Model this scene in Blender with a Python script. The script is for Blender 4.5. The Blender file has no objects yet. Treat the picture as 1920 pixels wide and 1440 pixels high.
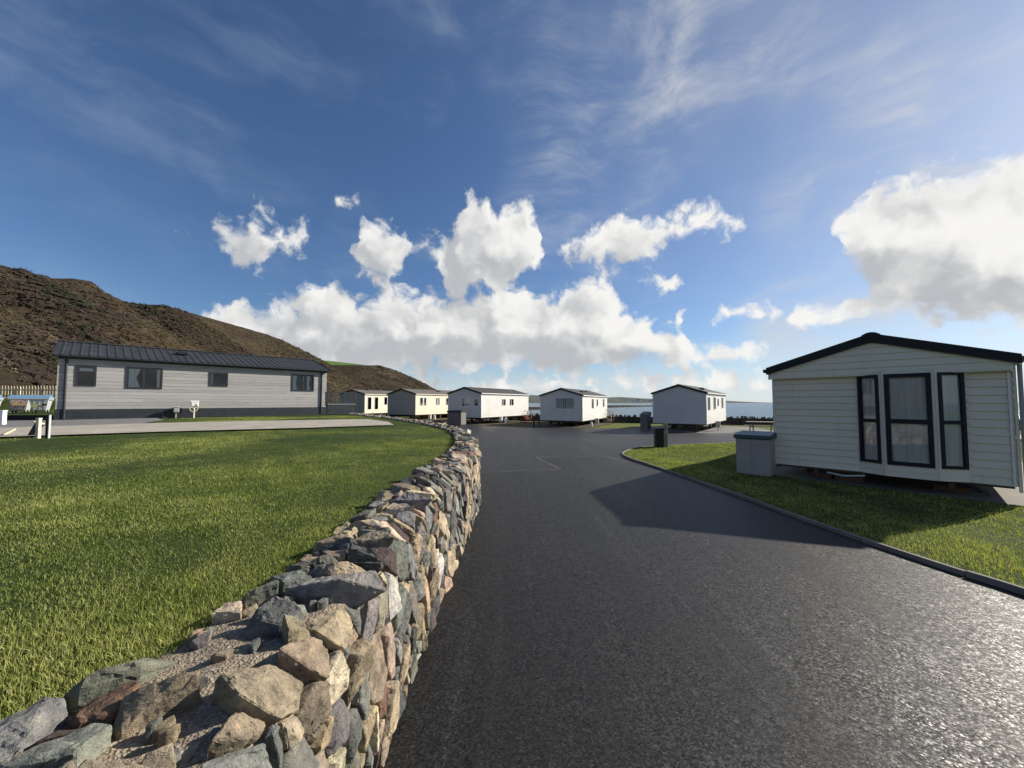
import bpy, bmesh, math, random
import numpy as np
from mathutils import Vector, Matrix, noise as mnoise

random.seed(7)
np.random.seed(7)
sc = bpy.context.scene
COL = sc.collection

# ------------------------------------------------------------------ camera
EYE = 1.75                       # metres above the road
FPX = 721.0                      # focal length for a picture 1920 wide
PITCH = math.atan((754.5 - 720.0) / FPX)
cam_data = bpy.data.cameras.new('camera')
cam_data.sensor_width = 36.0
cam_data.lens = FPX / 1920.0 * 36.0
cam_data.clip_start = 0.05
cam_data.clip_end = 60000.0
cam = bpy.data.objects.new('camera', cam_data)
COL.objects.link(cam)
cam.location = (0, 0, EYE)
cam.rotation_euler = (math.radians(90) + PITCH, 0, 0)
sc.camera = cam

# ------------------------------------------------------------------ sun and sky
SUN_AZ = math.radians(66.3)      # clockwise from +Y
SUN_EL = math.radians(25.8)
SUN_DIR = Vector((math.sin(SUN_AZ) * math.cos(SUN_EL), math.cos(SUN_AZ) * math.cos(SUN_EL), math.sin(SUN_EL)))
sun_data = bpy.data.lights.new('sun', 'SUN')
sun_data.energy = 5.0
sun_data.angle = math.radians(0.53)
sun_data.color = (1.0, 0.92, 0.80)
sun = bpy.data.objects.new('sun', sun_data)
COL.objects.link(sun)
sun.rotation_euler = (-SUN_DIR).to_track_quat('-Z', 'Y').to_euler()
sun.location = (30, 15, 30)

vs = sc.view_settings
vs.view_transform = 'Standard'
vs.look = 'None'
vs.exposure = 0.55
vs.gamma = 1.0
vs.use_curve_mapping = False
sc.render.film_transparent = False
sc.cycles.max_bounces = 6
sc.cycles.diffuse_bounces = 3
sc.cycles.glossy_bounces = 3
sc.cycles.transmission_bounces = 4
sc.cycles.transparent_max_bounces = 6
sc.cycles.caustics_reflective = False
sc.cycles.caustics_refractive = False
sc.cycles.use_denoising = True


class NT:
    """small helper for node trees"""
    def __init__(self, tree):
        self.t = tree
        self.n = tree.nodes
        self.l = tree.links

    def node(self, typ, **kw):
        nd = self.n.new(typ)
        for k, v in kw.items():
            setattr(nd, k, v)
        return nd

    def put(self, sock, v):
        if v is None:
            return
        if isinstance(v, bpy.types.NodeSocket):
            self.l.new(v, sock)
        else:
            try:
                sock.default_value = v
            except Exception:
                sock.default_value = tuple(v) + (1.0,) if len(v) == 3 else v

    def math(self, op, a, b=None, c=None, clamp=False):
        nd = self.node('ShaderNodeMath', operation=op)
        nd.use_clamp = clamp
        for i, v in enumerate((a, b, c)):
            if v is not None:
                self.put(nd.inputs[i], v)
        return nd.outputs[0]

    def vmath(self, op, a, b=None, c=None):
        nd = self.node('ShaderNodeVectorMath', operation=op)
        for i, v in enumerate((a, b, c)):
            if v is not None:
                self.put(nd.inputs[i], v)
        return nd.outputs['Value'] if op in ('DOT_PRODUCT', 'LENGTH', 'DISTANCE') else nd.outputs['Vector']

    def noise(self, vec, scale, detail=4.0, rough=0.55, dims='3D', dist=0.0, lac=2.0):
        nd = self.node('ShaderNodeTexNoise', noise_dimensions=dims)
        self.put(nd.inputs['Vector'], vec)
        nd.inputs['Scale'].default_value = scale
        nd.inputs['Detail'].default_value = detail
        nd.inputs['Roughness'].default_value = rough
        nd.inputs['Lacunarity'].default_value = lac
        nd.inputs['Distortion'].default_value = dist
        return nd

    def voronoi(self, vec, scale, feature='F1', dims='3D', rand=1.0, smooth=None):
        nd = self.node('ShaderNodeTexVoronoi', voronoi_dimensions=dims, feature=feature)
        self.put(nd.inputs['Vector'], vec)
        nd.inputs['Scale'].default_value = scale
        nd.inputs['Randomness'].default_value = rand
        if smooth is not None:
            nd.inputs['Smoothness'].default_value = smooth
        return nd

    def maprange(self, v, a, b, c=0.0, d=1.0, interp='SMOOTHSTEP'):
        nd = self.node('ShaderNodeMapRange', interpolation_type=interp)
        for i, x in enumerate((v, a, b, c, d)):
            self.put(nd.inputs[i], x)
        return nd.outputs[0]

    def mix(self, fac, a, b, blend='MIX'):
        nd = self.node('ShaderNodeMix', data_type='RGBA', blend_type=blend)
        self.put(nd.inputs['Factor'], fac)
        self.put(nd.inputs['A'], a)
        self.put(nd.inputs['B'], b)
        return nd.outputs['Result']

    def ramp(self, fac, stops, interp='LINEAR'):
        nd = self.node('ShaderNodeValToRGB')
        cr = nd.color_ramp
        cr.interpolation = interp
        while len(cr.elements) < len(stops):
            cr.elements.new(0.5)
        for e, (p, c) in zip(cr.elements, stops):
            e.position = p
            e.color = tuple(c) + (1.0,) if len(c) == 3 else c
        self.put(nd.inputs['Fac'], fac)
        return nd.outputs['Color']

    def mapping(self, vec, loc=(0, 0, 0), rot=(0, 0, 0), scale=(1, 1, 1)):
        nd = self.node('ShaderNodeMapping')
        self.put(nd.inputs['Vector'], vec)
        nd.inputs['Location'].default_value = loc
        nd.inputs['Rotation'].default_value = rot
        nd.inputs['Scale'].default_value = scale
        return nd.outputs[0]

    def comb(self, x, y, z=0.0):
        nd = self.node('ShaderNodeCombineXYZ')
        for i, v in enumerate((x, y, z)):
            self.put(nd.inputs[i], v)
        return nd.outputs[0]


def az_el(px, py):
    """compass bearing and elevation of a point of the sky"""
    x = (px - 960.0) / FPX
    y = -(py - 720.0) / FPX
    d = Vector((x, math.cos(PITCH) - math.sin(PITCH) * y, math.sin(PITCH) + math.cos(PITCH) * y)).normalized()
    return math.atan2(d.x, d.y), math.asin(d.z)


# cumulus banks, each as (x, upper edge, lower edge) along its length, turned into bearing and elevation below
CLOUD_LAYERS = [
    # the long low bank
    [(350, 640, 600), (375, 585, 600), (420, 572, 640), (470, 556, 690), (545, 566, 720), (560, 545, 735), (585, 524, 740), (640, 535, 728), (690, 556, 722),
     (730, 532, 716), (790, 552, 708), (880, 545, 700), (960, 532, 698), (1010, 552, 696), (1065, 542, 694), (1100, 526, 694), (1145, 532, 692),
     (1165, 562, 692), (1210, 590, 690), (1262, 604, 688), (1284, 588, 700), (1300, 628, 692), (1345, 650, 684), (1400, 660, 674), (1440, 662, 668), (1475, 700, 660)],
    # the clouds above it
    [(385, 470, 420), (402, 420, 440), (450, 412, 500), (485, 396, 505), (530, 412, 478), (572, 414, 462), (596, 450, 425), (640, 470, 420), (656, 470, 490), (680, 428, 530),
     (715, 418, 535), (752, 438, 520), (782, 452, 478), (800, 448, 482), (830, 446, 548), (858, 400, 572), (872, 352, 566), (910, 358, 556), (955, 380, 540), (995, 384, 505),
     (1012, 425, 470), (1022, 500, 440), (1034, 468, 482), (1075, 446, 492), (1105, 424, 498), (1160, 410, 500), (1210, 404, 498), (1255, 398, 462), (1300, 388, 448),
     (1360, 398, 438), (1385, 418, 426), (1400, 460, 400), (1545, 480, 380), (1562, 442, 442), (1580, 412, 480), (1604, 378, 530), (1640, 352, 572), (1690, 332, 596), (1760, 306, 608), (1840, 296, 614), (1950, 286, 622), (2200, 280, 630), (2600, 400, 610)],
    # wisps and low streaks
    [(600, 420, 330), (624, 374, 370), (650, 358, 382), (680, 382, 374), (700, 420, 330), (1170, 560, 500), (1190, 526, 524), (1235, 514, 546), (1288, 526, 528), (1300, 600, 560), (1322, 605, 590),
     (1338, 586, 606), (1420, 577, 607), (1500, 570, 606), (1560, 562, 610), (1640, 560, 596), (1720, 558, 590), (1800, 606, 606), (1850, 608, 632), (1950, 600, 628), (2200, 660, 600)],
    # pale band low over the sea
    [(600, 760, 700), (660, 700, 745), (730, 715, 735), (800, 708, 742), (870, 722, 738), (950, 706, 742), (1060, 704, 736), (1180, 700, 730), (1300, 694, 732), (1420, 698, 728), (1520, 702, 726), (1700, 706, 722), (2000, 700, 730), (2600, 710, 720)],
]


def float_curve(G, val, pts):
    nd = G.node('ShaderNodeFloatCurve')
    m = nd.mapping
    m.use_clip = True
    cu = m.curves[0]
    pts = sorted((min(max(x, 0.0), 1.0), min(max(y, 0.0), 1.0)) for x, y in pts)
    ded = []
    for q in pts:
        if not ded or q[0] - ded[-1][0] > 0.002:
            ded.append(q)
    if ded[0][0] > 0.01:
        ded.insert(0, (0.0, ded[0][1]))
    if ded[-1][0] < 0.99:
        ded.append((1.0, ded[-1][1]))
    cu.points[0].location = ded[0]
    cu.points[1].location = ded[-1]
    for q in ded[1:-1]:
        cu.points.new(*q)
    for q in cu.points:
        q.handle_type = 'AUTO_CLAMPED'
    m.update()
    G.put(nd.inputs['Value'], val)
    return nd.outputs[0]


def build_world():
    w = bpy.data.worlds.new('World')
    sc.world = w
    w.use_nodes = True
    T = NT(w.node_tree)
    T.n.clear()
    out = T.node('ShaderNodeOutputWorld')
    bg = T.node('ShaderNodeBackground')
    bg.inputs['Strength'].default_value = 0.066
    T.l.new(bg.outputs[0], out.inputs[0])
    sky = T.node('ShaderNodeTexSky')
    sky.sky_type = 'NISHITA'
    sky.sun_disc = False
    sky.sun_elevation = SUN_EL
    sky.sun_rotation = SUN_AZ
    sky.altitude = 0.0
    sky.air_density = 1.0
    sky.dust_density = 0.35
    sky.ozone_density = 4.0
    tc = T.node('ShaderNodeTexCoord')
    d = tc.outputs['Generated']
    sep = T.node('ShaderNodeSeparateXYZ')
    T.put(sep.inputs[0], d)
    az = T.math('ARCTAN2', sep.outputs[0], sep.outputs[1])
    el = T.math('ARCSINE', T.math('MULTIPLY', sep.outputs[2], 0.99999))
    P = T.comb(az, el, 0.0)

    # ---- group: how deep inside a cloud bank a point of the sky lies (radians)
    g = bpy.data.node_groups.new('cumulus_field', 'ShaderNodeTree')
    g.interface.new_socket('P', in_out='INPUT', socket_type='NodeSocketVector')
    g.interface.new_socket('F', in_out='OUTPUT', socket_type='NodeSocketFloat')
    G = NT(g)
    gi = G.node('NodeGroupInput')
    go = G.node('NodeGroupOutput')
    sp = G.node('ShaderNodeSeparateXYZ')
    G.put(sp.inputs[0], gi.outputs[0])
    a01 = G.math('MULTIPLY_ADD', sp.outputs[0], 0.5, 0.5)
    e01 = G.math('MULTIPLY', sp.outputs[1], 1.0 / 0.7)
    acc = None
    for li, lay in enumerate(CLOUD_LAYERS):
        tops, bots = [], []
        for (px, yt, yb) in lay:
            a, e = az_el(px, yt)
            tops.append((a * 0.5 + 0.5, e / 0.7))
            a, e = az_el(px, yb)
            bots.append((a * 0.5 + 0.5, e / 0.7))
        top = float_curve(G, a01, tops)
        bot = float_curve(G, a01, bots)
        f = G.math('SMOOTH_MIN', G.math('SUBTRACT', top, e01), G.math('SUBTRACT', e01, bot), 0.03)
        if li == 2:
            f = G.math('MULTIPLY', f, 1.65)
        acc = f if acc is None else G.math('SMOOTH_MAX', acc, f, 0.025)
    # the rest of the sky goes on with the same broken cumulus
    cover = G.noise(G.vmath('MULTIPLY', gi.outputs[0], (1.0, 1.8, 0)), 3.1, 2.0, 0.5, '2D').outputs['Fac']
    side = G.maprange(G.math('ABSOLUTE', sp.outputs[0]), 0.98, 1.2)
    band = G.maprange(sp.outputs[1], 0.28, 0.60, 1.0, 0.0)
    rest = G.math('MULTIPLY_ADD', cover, 0.9, -0.47)
    rest = G.math('ADD', rest, G.math('MULTIPLY_ADD', G.math('MULTIPLY', side, band), 0.5, -0.5))
    infr = G.math('MULTIPLY_ADD', side, -0.8, acc)
    G.put(go.inputs[0], G.math('MAXIMUM', infr, rest))

    def field(vec):
        nd = T.node('ShaderNodeGroup')
        nd.node_tree = g
        T.put(nd.inputs[0], vec)
        return nd.outputs[0]

    wn = T.noise(P, 9.0, 4.0, 0.6, '2D').outputs['Color']
    q = T.vmath('ADD', P, T.vmath('MULTIPLY_ADD', wn, (0.075, 0.048, 0), (-0.0375, -0.024, 0)))
    n1 = T.noise(q, 15.0, 7.0, 0.62, '2D').outputs['Fac']
    v1 = T.voronoi(q, 34.0, 'SMOOTH_F1', '2D', 1.0, 0.6).outputs['Distance']
    F0 = field(q)
    D0 = T.math('MULTIPLY_ADD', T.math('MINIMUM', F0, 0.10), 16.0, T.math('MULTIPLY_ADD', n1, 3.0, -1.50))
    D0 = T.math('ADD', D0, T.math('MULTIPLY_ADD', v1, -0.7, 0.26))
    alpha = T.maprange(D0, -0.22, 0.72)
    # lighting of the bank: compare with the point a little nearer the sun
    DL = (0.030, 0.036, 0)
    qs = T.vmath('ADD', q, DL)
    s0 = T.noise(q, 11.0, 3.0, 0.5, '2D').outputs['Fac']
    s1 = T.noise(qs, 11.0, 3.0, 0.5, '2D').outputs['Fac']
    F1 = field(qs)
    lit = T.math('MULTIPLY', T.math('SUBTRACT', F0, F1), 7.0)
    lit = T.math('MULTIPLY_ADD', T.math('SUBTRACT', s0, s1), 1.5, lit)
    lit = T.math('MULTIPLY_ADD', v1, -0.35, lit)
    lit = T.math('ADD', lit, T.math('MULTIPLY_ADD', n1, 0.7, -0.35))
    lit = T.math('ADD', lit, T.maprange(D0, 0.2, 1.3, 0.42, 0.10))
    sunv = T.vmath('DOT_PRODUCT', d, tuple(SUN_DIR))
    lit = T.math('ADD', lit, T.maprange(sunv, 0.2, 0.95, -0.12, 0.26, 'LINEAR'))
    L = T.maprange(lit, -0.52, 0.92)
    ccol = T.mix(L, (5.1, 5.3, 5.55, 1), (9.6, 9.5, 9.25, 1))

    # ---- cirrus: long thin streaks, thicker towards the sun
    pc = T.mapping(P, rot=(0, 0, math.radians(-24)), scale=(2.2, 8.0, 1))
    cw = T.noise(P, 2.6, 3.0, 0.5, '2D').outputs['Color']
    pc = T.vmath('MULTIPLY_ADD', cw, (0.9, 1.2, 0), pc)
    c1 = T.noise(pc, 1.25, 6.0, 0.62, '2D', 0.1).outputs['Fac']
    c2 = T.noise(T.vmath('ADD', P, (3.1, 1.7, 0)), 2.4, 3.0, 0.55, '2D').outputs['Fac']
    thin = T.math('MULTIPLY', T.maprange(c1, 0.36, 0.86), T.maprange(c2, 0.34, 0.68))
    veil = T.maprange(sunv, 0.10, 0.95, 0.32, 1.0, 'LINEAR')
    cir = T.math('MULTIPLY', thin, veil)
    glow = T.math('POWER', T.math('MAXIMUM', sunv, 0.0), 4.0)
    glow = T.math('MULTIPLY', glow, T.math('MULTIPLY_ADD', c2, 0.7, 0.15))
    cir = T.math('ADD', cir, T.math('MULTIPLY', glow, 0.95), clamp=True)
    skyc = T.mix(1.0, sky.outputs[0], (0.88, 0.99, 1.13, 1), 'MULTIPLY')
    ccirrus = T.mix(T.maprange(sunv, 0.2, 0.9), (5.6, 6.5, 7.7, 1), (6.9, 7.0, 7.15, 1))
    base = T.mix(T.math('MULTIPLY', cir, 0.70), skyc, ccirrus)
    # low pale air along the horizon
    low = T.maprange(el, 0.0, 0.17, 0.62, 0.0)
    base = T.mix(low, base, (7.0, 7.9, 8.9, 1))
    col = T.mix(alpha, base, ccol)
    T.put(bg.inputs['Color'], col)
    try:
        w.cycles.sampling_method = 'MANUAL'
        w.cycles.sample_map_resolution = 512
    except Exception:
        pass


build_world()


# ------------------------------------------------------------------ materials
def new_mat(name):
    m = bpy.data.materials.new(name)
    m.use_nodes = True
    T = NT(m.node_tree)
    b = T.n['Principled BSDF']
    return m, T, b


def obj_coord(T):
    return T.node('ShaderNodeTexCoord').outputs['Object']


def world_pos(T):
    return T.node('ShaderNodeNewGeometry').outputs['Position']


def bump(T, b, height, strength=0.3, dist=0.01, prev=None):
    nd = T.node('ShaderNodeBump')
    nd.inputs['Strength'].default_value = strength
    nd.inputs['Distance'].default_value = dist
    T.put(nd.inputs['Height'], height)
    if prev is not None:
        T.put(nd.inputs['Normal'], prev)
    if b is not None:
        T.put(b.inputs['Normal'], nd.outputs[0])
    return nd.outputs[0]


def plain(name, col, rough=0.6, var=0.12, scale=6.0, metal=0.0, spec=0.4, dirt=None, bumpy=0.0, bscale=40.0):
    """painted / moulded surface with slight unevenness and grime"""
    m, T, b = new_mat(name)
    p = obj_coord(T)
    n = T.noise(p, scale, 5.0, 0.6).outputs['Fac']
    lo = tuple(c * (1 - var) for c in col)
    hi = tuple(min(1, c * (1 + var)) for c in col)
    c = T.ramp(n, [(0.3, lo), (0.7, hi)])
    if dirt:
        n2 = T.noise(T.mapping(p, scale=(3, 3, 0.6)), 2.3, 6.0, 0.7).outputs['Fac']
        c = T.mix(T.maprange(n2, 0.52, 0.78, 0.0, 0.55), c, dirt)
    T.put(b.inputs['Base Color'], c)
    b.inputs['Metallic'].default_value = metal
    b.inputs['Specular IOR Level'].default_value = spec
    T.put(b.inputs['Roughness'], T.maprange(n, 0.2, 0.8, max(rough - 0.1, 0.02), min(rough + 0.1, 1.0), 'LINEAR'))
    if bumpy:
        bump(T, b, T.noise(p, bscale, 4.0, 0.6).outputs['Fac'], bumpy, 0.01)
    return m


def mat_asphalt(name, dark, light, facet):
    m, T, b = new_mat(name)
    p = world_pos(T)
    big = T.noise(p, 0.30, 5.0, 0.6).outputs['Fac']
    lane = T.noise(T.mapping(p, rot=(0, 0, 0.08), scale=(7.0, 0.16, 1)), 1.0, 5.0, 0.62).outputs['Fac']
    fine = T.noise(p, 160.0, 3.0, 0.7).outputs['Fac']
    agg = T.voronoi(p, 120.0).outputs          # chippings about a centimetre across
    agg2 = T.voronoi(p, 40.0).outputs
    sepc = T.node('ShaderNodeSeparateColor')
    T.put(sepc.inputs[0], agg['Color'])
    c = T.ramp(big, [(0.3, dark), (0.75, light)])
    c = T.mix(T.maprange(lane, 0.52, 0.74, 0.0, 0.55), c, tuple(x * 1.9 for x in light))
    c = T.mix(1.0, c, T.ramp(sepc.outputs[0], [(0.0, (0.55, 0.55, 0.55)), (0.6, (1.0, 1.0, 1.0)), (0.9, (1.35, 1.33, 1.3)), (1.0, (2.4, 2.3, 2.2))]), 'MULTIPLY')
    T.put(b.inputs['Base Color'], c)
    T.put(b.inputs['Roughness'], T.maprange(sepc.outputs[1], 0.0, 1.0, 0.45, 0.70, 'LINEAR'))
    b.inputs['Specular IOR Level'].default_value = 0.31
    # every chipping is a little facet with its own tilt
    nrm = T.node('ShaderNodeNewGeometry').outputs['Normal']
    tilt = T.vmath('MULTIPLY_ADD', agg['Color'], (facet, facet, 0.0), (-facet / 2, -facet / 2, 0.0))
    tilt2 = T.vmath('MULTIPLY_ADD', agg2['Color'], (facet * 0.4, facet * 0.4, 0.0), (-facet * 0.2, -facet * 0.2, 0.0))
    # rolled bands: the surface is closed in some, open and gritty in others
    amt = T.maprange(T.noise(T.mapping(p, rot=(0, 0, 0.10), scale=(1.5, 0.16, 1)), 1.0, 5.0, 0.6).outputs['Fac'], 0.35, 0.65, 0.55, 1.5)
    tl = T.node('ShaderNodeVectorMath', operation='SCALE')
    T.put(tl.inputs[0], T.vmath('ADD', tilt, tilt2))
    T.put(tl.inputs['Scale'], amt)
    nn = T.vmath('NORMALIZE', T.vmath('ADD', nrm, tl.outputs[0]))
    h = T.math('MULTIPLY_ADD', agg['Distance'], -1.0, T.math('MULTIPLY', fine, 0.5))
    bump(T, b, h, 0.45 * facet, 0.004, nn)
    return m


def mat_stone():
    m, T, b = new_mat('rubble_stone')
    p = world_pos(T)
    at = T.node('ShaderNodeAttribute', attribute_name='tint')
    n = T.noise(p, 14.0, 8.0, 0.68).outputs['Fac']
    n2 = T.noise(T.mapping(p, rot=(0.5, 0.9, 0.3), scale=(4.0, 9.0, 16.0)), 2.2, 6.0, 0.7).outputs['Fac']
    c = T.mix(1.0, at.outputs['Color'], T.ramp(n, [(0.28, (0.35, 0.34, 0.33)), (0.46, (0.85, 0.85, 0.85)), (0.58, (1.15, 1.13, 1.1)), (0.75, (1.9, 1.75, 1.5))]), 'MULTIPLY')
    c = T.mix(T.maprange(n2, 0.58, 0.74, 0.0, 0.45), c, (0.36, 0.29, 0.20, 1))
    lich = T.noise(p, 46.0, 5.0, 0.7).outputs['Fac']
    c = T.mix(T.maprange(lich, 0.62, 0.74, 0.0, 0.55), c, (0.46, 0.44, 0.38, 1))
    T.put(b.inputs['Base Color'], c)
    b.inputs['Roughness'].default_value = 0.82
    b.inputs['Specular IOR Level'].default_value = 0.35
    n1 = bump(T, None, n, 1.0, 0.05)
    n3 = bump(T, None, n2, 0.8, 0.02, n1)
    bump(T, b, lich, 0.5, 0.004, n3)
    return m


def mat_mortar():
    m, T, b = new_mat('lime_mortar')
    p = world_pos(T)
    v = T.voronoi(p, 120.0).outputs
    n = T.noise(p, 22.0, 6.0, 0.65).outputs['Fac']
    c = T.ramp(n, [(0.25, (0.16, 0.125, 0.09)), (0.55, (0.34, 0.28, 0.20)), (0.8, (0.46, 0.39, 0.29))])
    s = T.node('ShaderNodeSeparateColor')
    T.put(s.inputs[0], v['Color'])
    c = T.mix(T.maprange(s.outputs[1], 0.55, 1.0, 0.0, 0.7), c, T.ramp(s.outputs[0], [(0.0, (0.09, 0.08, 0.07)), (0.5, (0.30, 0.22, 0.15)), (1.0, (0.62, 0.55, 0.45))]))
    T.put(b.inputs['Base Color'], c)
    b.inputs['Roughness'].default_value = 0.95
    n1 = bump(T, None, v['Distance'], 1.0, 0.008)
    bump(T, b, n, 0.8, 0.03, n1)
    return m


def mat_grass(name, dry=0.0):
    m, T, b = new_mat(name)
    at = T.node('ShaderNodeAttribute', attribute_name='tint')
    T.n.remove(b)
    out = T.n['Material Output']
    di = T.node('ShaderNodeBsdfDiffuse')
    tr = T.node('ShaderNodeBsdfTranslucent')
    gl = T.node('ShaderNodeBsdfGlossy')
    gl.inputs['Roughness'].default_value = 0.42
    gl.inputs['Color'].default_value = (0.5, 0.5, 0.42, 1)
    T.put(di.inputs['Color'], at.outputs['Color'])
    T.put(tr.inputs['Color'], T.mix(1.0, at.outputs['Color'], (1.25, 1.35, 0.6, 1), 'MULTIPLY'))
    m1 = T.node('ShaderNodeMixShader')
    m1.inputs[0].default_value = 0.36
    T.l.new(di.outputs[0], m1.inputs[1])
    T.l.new(tr.outputs[0], m1.inputs[2])
    m2 = T.node('ShaderNodeMixShader')
    m2.inputs[0].default_value = 0.035
    T.l.new(m1.outputs[0], m2.inputs[1])
    T.l.new(gl.outputs[0], m2.inputs[2])
    T.l.new(m2.outputs[0], out.inputs[0])
    return m


def mat_turf(name, a, bcol, c3, scale=9.0):
    m, T, b = new_mat(name)
    p = world_pos(T)
    n = T.noise(p, scale, 6.0, 0.7).outputs['Fac']
    big = T.noise(p, 0.6, 4.0, 0.6).outputs['Fac']
    c = T.ramp(n, [(0.28, a), (0.6, bcol), (0.85, c3)])
    c = T.mix(T.maprange(big, 0.45, 0.75, 0.0, 0.5), c, c3)
    T.put(b.inputs['Base Color'], c)
    b.inputs['Roughness'].default_value = 0.95
    b.inputs['Specular IOR Level'].default_value = 0.1
    bump(T, b, T.noise(p, 26.0, 6.0, 0.75).outputs['Fac'], 1.0, 0.05)
    return m


def mat_gravel(name, a, c2, scale=34.0):
    m, T, b = new_mat(name)
    p = world_pos(T)
    v = T.voronoi(p, scale).outputs
    s = T.node('ShaderNodeSeparateColor')
    T.put(s.inputs[0], v['Color'])
    c = T.ramp(s.outputs[0], [(0.0, a), (1.0, c2)])
    T.put(b.inputs['Base Color'], c)
    b.inputs['Roughness'].default_value = 0.9
    bump(T, b, v['Distance'], 1.0, 0.03)
    return m


def mat_concrete(name, col):
    m, T, b = new_mat(name)
    p = world_pos(T)
    n = T.noise(p, 1.6, 7.0, 0.65).outputs['Fac']
    st = T.noise(T.mapping(p, rot=(0, 0, math.radians(-47)), scale=(0.25, 3.0, 1)), 1.0, 5.0, 0.6).outputs['Fac']
    c = T.ramp(n, [(0.25, tuple(x * 0.6 for x in col)), (0.7, tuple(x * 1.15 for x in col))])
    c = T.mix(T.maprange(st, 0.5, 0.75, 0.0, 0.5), c, tuple(x * 0.62 for x in col))
    T.put(b.inputs['Base Color'], c)
    b.inputs['Roughness'].default_value = 0.9
    bump(T, b, T.noise(p, 60.0, 4.0, 0.7).outputs['Fac'], 0.3, 0.006)
    return m


def mat_lodge_board():
    m, T, b = new_mat('grey_lodge_cladding')
    p = obj_coord(T)
    oi = T.node('ShaderNodeObjectInfo')
    off = T.vmath('SCALE', (1, 1, 1))
    r = T.math('MULTIPLY', oi.outputs['Random'], 60.0)
    q = T.vmath('ADD', T.mapping(p, scale=(1.2, 8.0, 30.0)), T.comb(r, r, r))
    n = T.noise(q, 1.4, 7.0, 0.7).outputs['Fac']
    c = T.ramp(n, [(0.25, (0.25, 0.245, 0.24)), (0.5, (0.36, 0.35, 0.34)), (0.78, (0.48, 0.47, 0.455))])
    c = T.mix(1.0, c, T.ramp(oi.outputs['Random'], [(0.0, (0.88, 0.88, 0.89)), (1.0, (1.12, 1.11, 1.10))]), 'MULTIPLY')
    T.put(b.inputs['Base Color'], c)
    b.inputs['Roughness'].default_value = 0.7
    bump(T, b, n, 0.35, 0.004)
    return m


def mat_glass():
    m, T, b = new_mat('window_glass')
    T.n.remove(b)
    out = T.n['Material Output']
    tr = T.node('ShaderNodeBsdfTransparent')
    tr.inputs[0].default_value = (0.95, 0.97, 0.97, 1)
    gl = T.node('ShaderNodeBsdfGlossy')
    gl.inputs['Roughness'].default_value = 0.015
    fr = T.node('ShaderNodeFresnel')
    fr.inputs['IOR'].default_value = 1.45
    n = T.noise(obj_coord(T), 1.3, 2.0, 0.5).outputs['Fac']
    bp = bump(T, None, n, 0.04, 0.02)
    T.put(gl.inputs['Normal'], bp)
    mx = T.node('ShaderNodeMixShader')
    T.l.new(fr.outputs[0], mx.inputs[0])
    T.l.new(tr.outputs[0], mx.inputs[1])
    T.l.new(gl.outputs[0], mx.inputs[2])
    T.l.new(mx.outputs[0], out.inputs[0])
    return m


def mat_curtain(name, col):
    m, T, b = new_mat(name)
    p = obj_coord(T)
    n = T.noise(T.mapping(p, scale=(26, 26, 0.8)), 1.0, 3.0, 0.5).outputs['Fac']
    T.put(b.inputs['Base Color'], T.ramp(n, [(0.3, tuple(x * 0.75 for x in col)), (0.7, col)]))
    b.inputs['Roughness'].default_value = 0.9
    return m


def mat_sea():
    m, T, b = new_mat('sea_water')
    p = world_pos(T)
    n = T.noise(T.mapping(p, rot=(0, 0, 0.5), scale=(0.10, 0.35, 1)), 1.0, 7.0, 0.65).outputs['Fac']
    n2 = T.noise(T.mapping(p, rot=(0, 0, -0.3), scale=(0.005, 0.02, 1)), 1.0, 4.0, 0.6).outputs['Fac']
    T.put(b.inputs['Base Color'], T.ramp(n2, [(0.3, (0.030, 0.075, 0.10)), (0.7, (0.055, 0.12, 0.15))]))
    b.inputs['Roughness'].default_value = 0.22
    b.inputs['IOR'].default_value = 1.33
    bump(T, b, n, 0.7, 1.2)
    return m


def mat_hill(name, cols, scale=0.09):
    m, T, b = new_mat(name)
    p = world_pos(T)
    n = T.noise(T.mapping(p, scale=(1, 0.6, 1)), scale, 8.0, 0.68).outputs['Fac']
    n2 = T.noise(p, 0.9, 6.0, 0.7).outputs['Fac']
    c = T.ramp(n, [(0.30, cols[0]), (0.45, cols[1]), (0.58, cols[2]), (0.72, cols[3])])
    c = T.mix(T.maprange(n2, 0.35, 0.7, 0.6, 0.0), c, tuple(x * 0.45 for x in cols[0]))
    T.put(b.inputs['Base Color'], c)
    b.inputs['Roughness'].default_value = 1.0
    b.inputs['Specular IOR Level'].default_value = 0.05
    bump(T, b, n2, 1.0, 0.8)
    return m


def mat_leaf(name):
    m, T, b = new_mat(name)
    at = T.node('ShaderNodeAttribute', attribute_name='tint')
    T.put(b.inputs['Base Color'], at.outputs['Color'])
    b.inputs['Roughness'].default_value = 0.9
    b.inputs['Specular IOR Level'].default_value = 0.1
    return m


def mat_timber(name, a, c2):
    m, T, b = new_mat(name)
    p = obj_coord(T)
    n = T.noise(T.mapping(p, scale=(30, 30, 2.0)), 1.0, 6.0, 0.65).outputs['Fac']
    T.put(b.inputs['Base Color'], T.ramp(n, [(0.3, a), (0.7, c2)]))
    b.inputs['Roughness'].default_value = 0.75
    bump(T, b, n, 0.3, 0.004)
    return m


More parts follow.
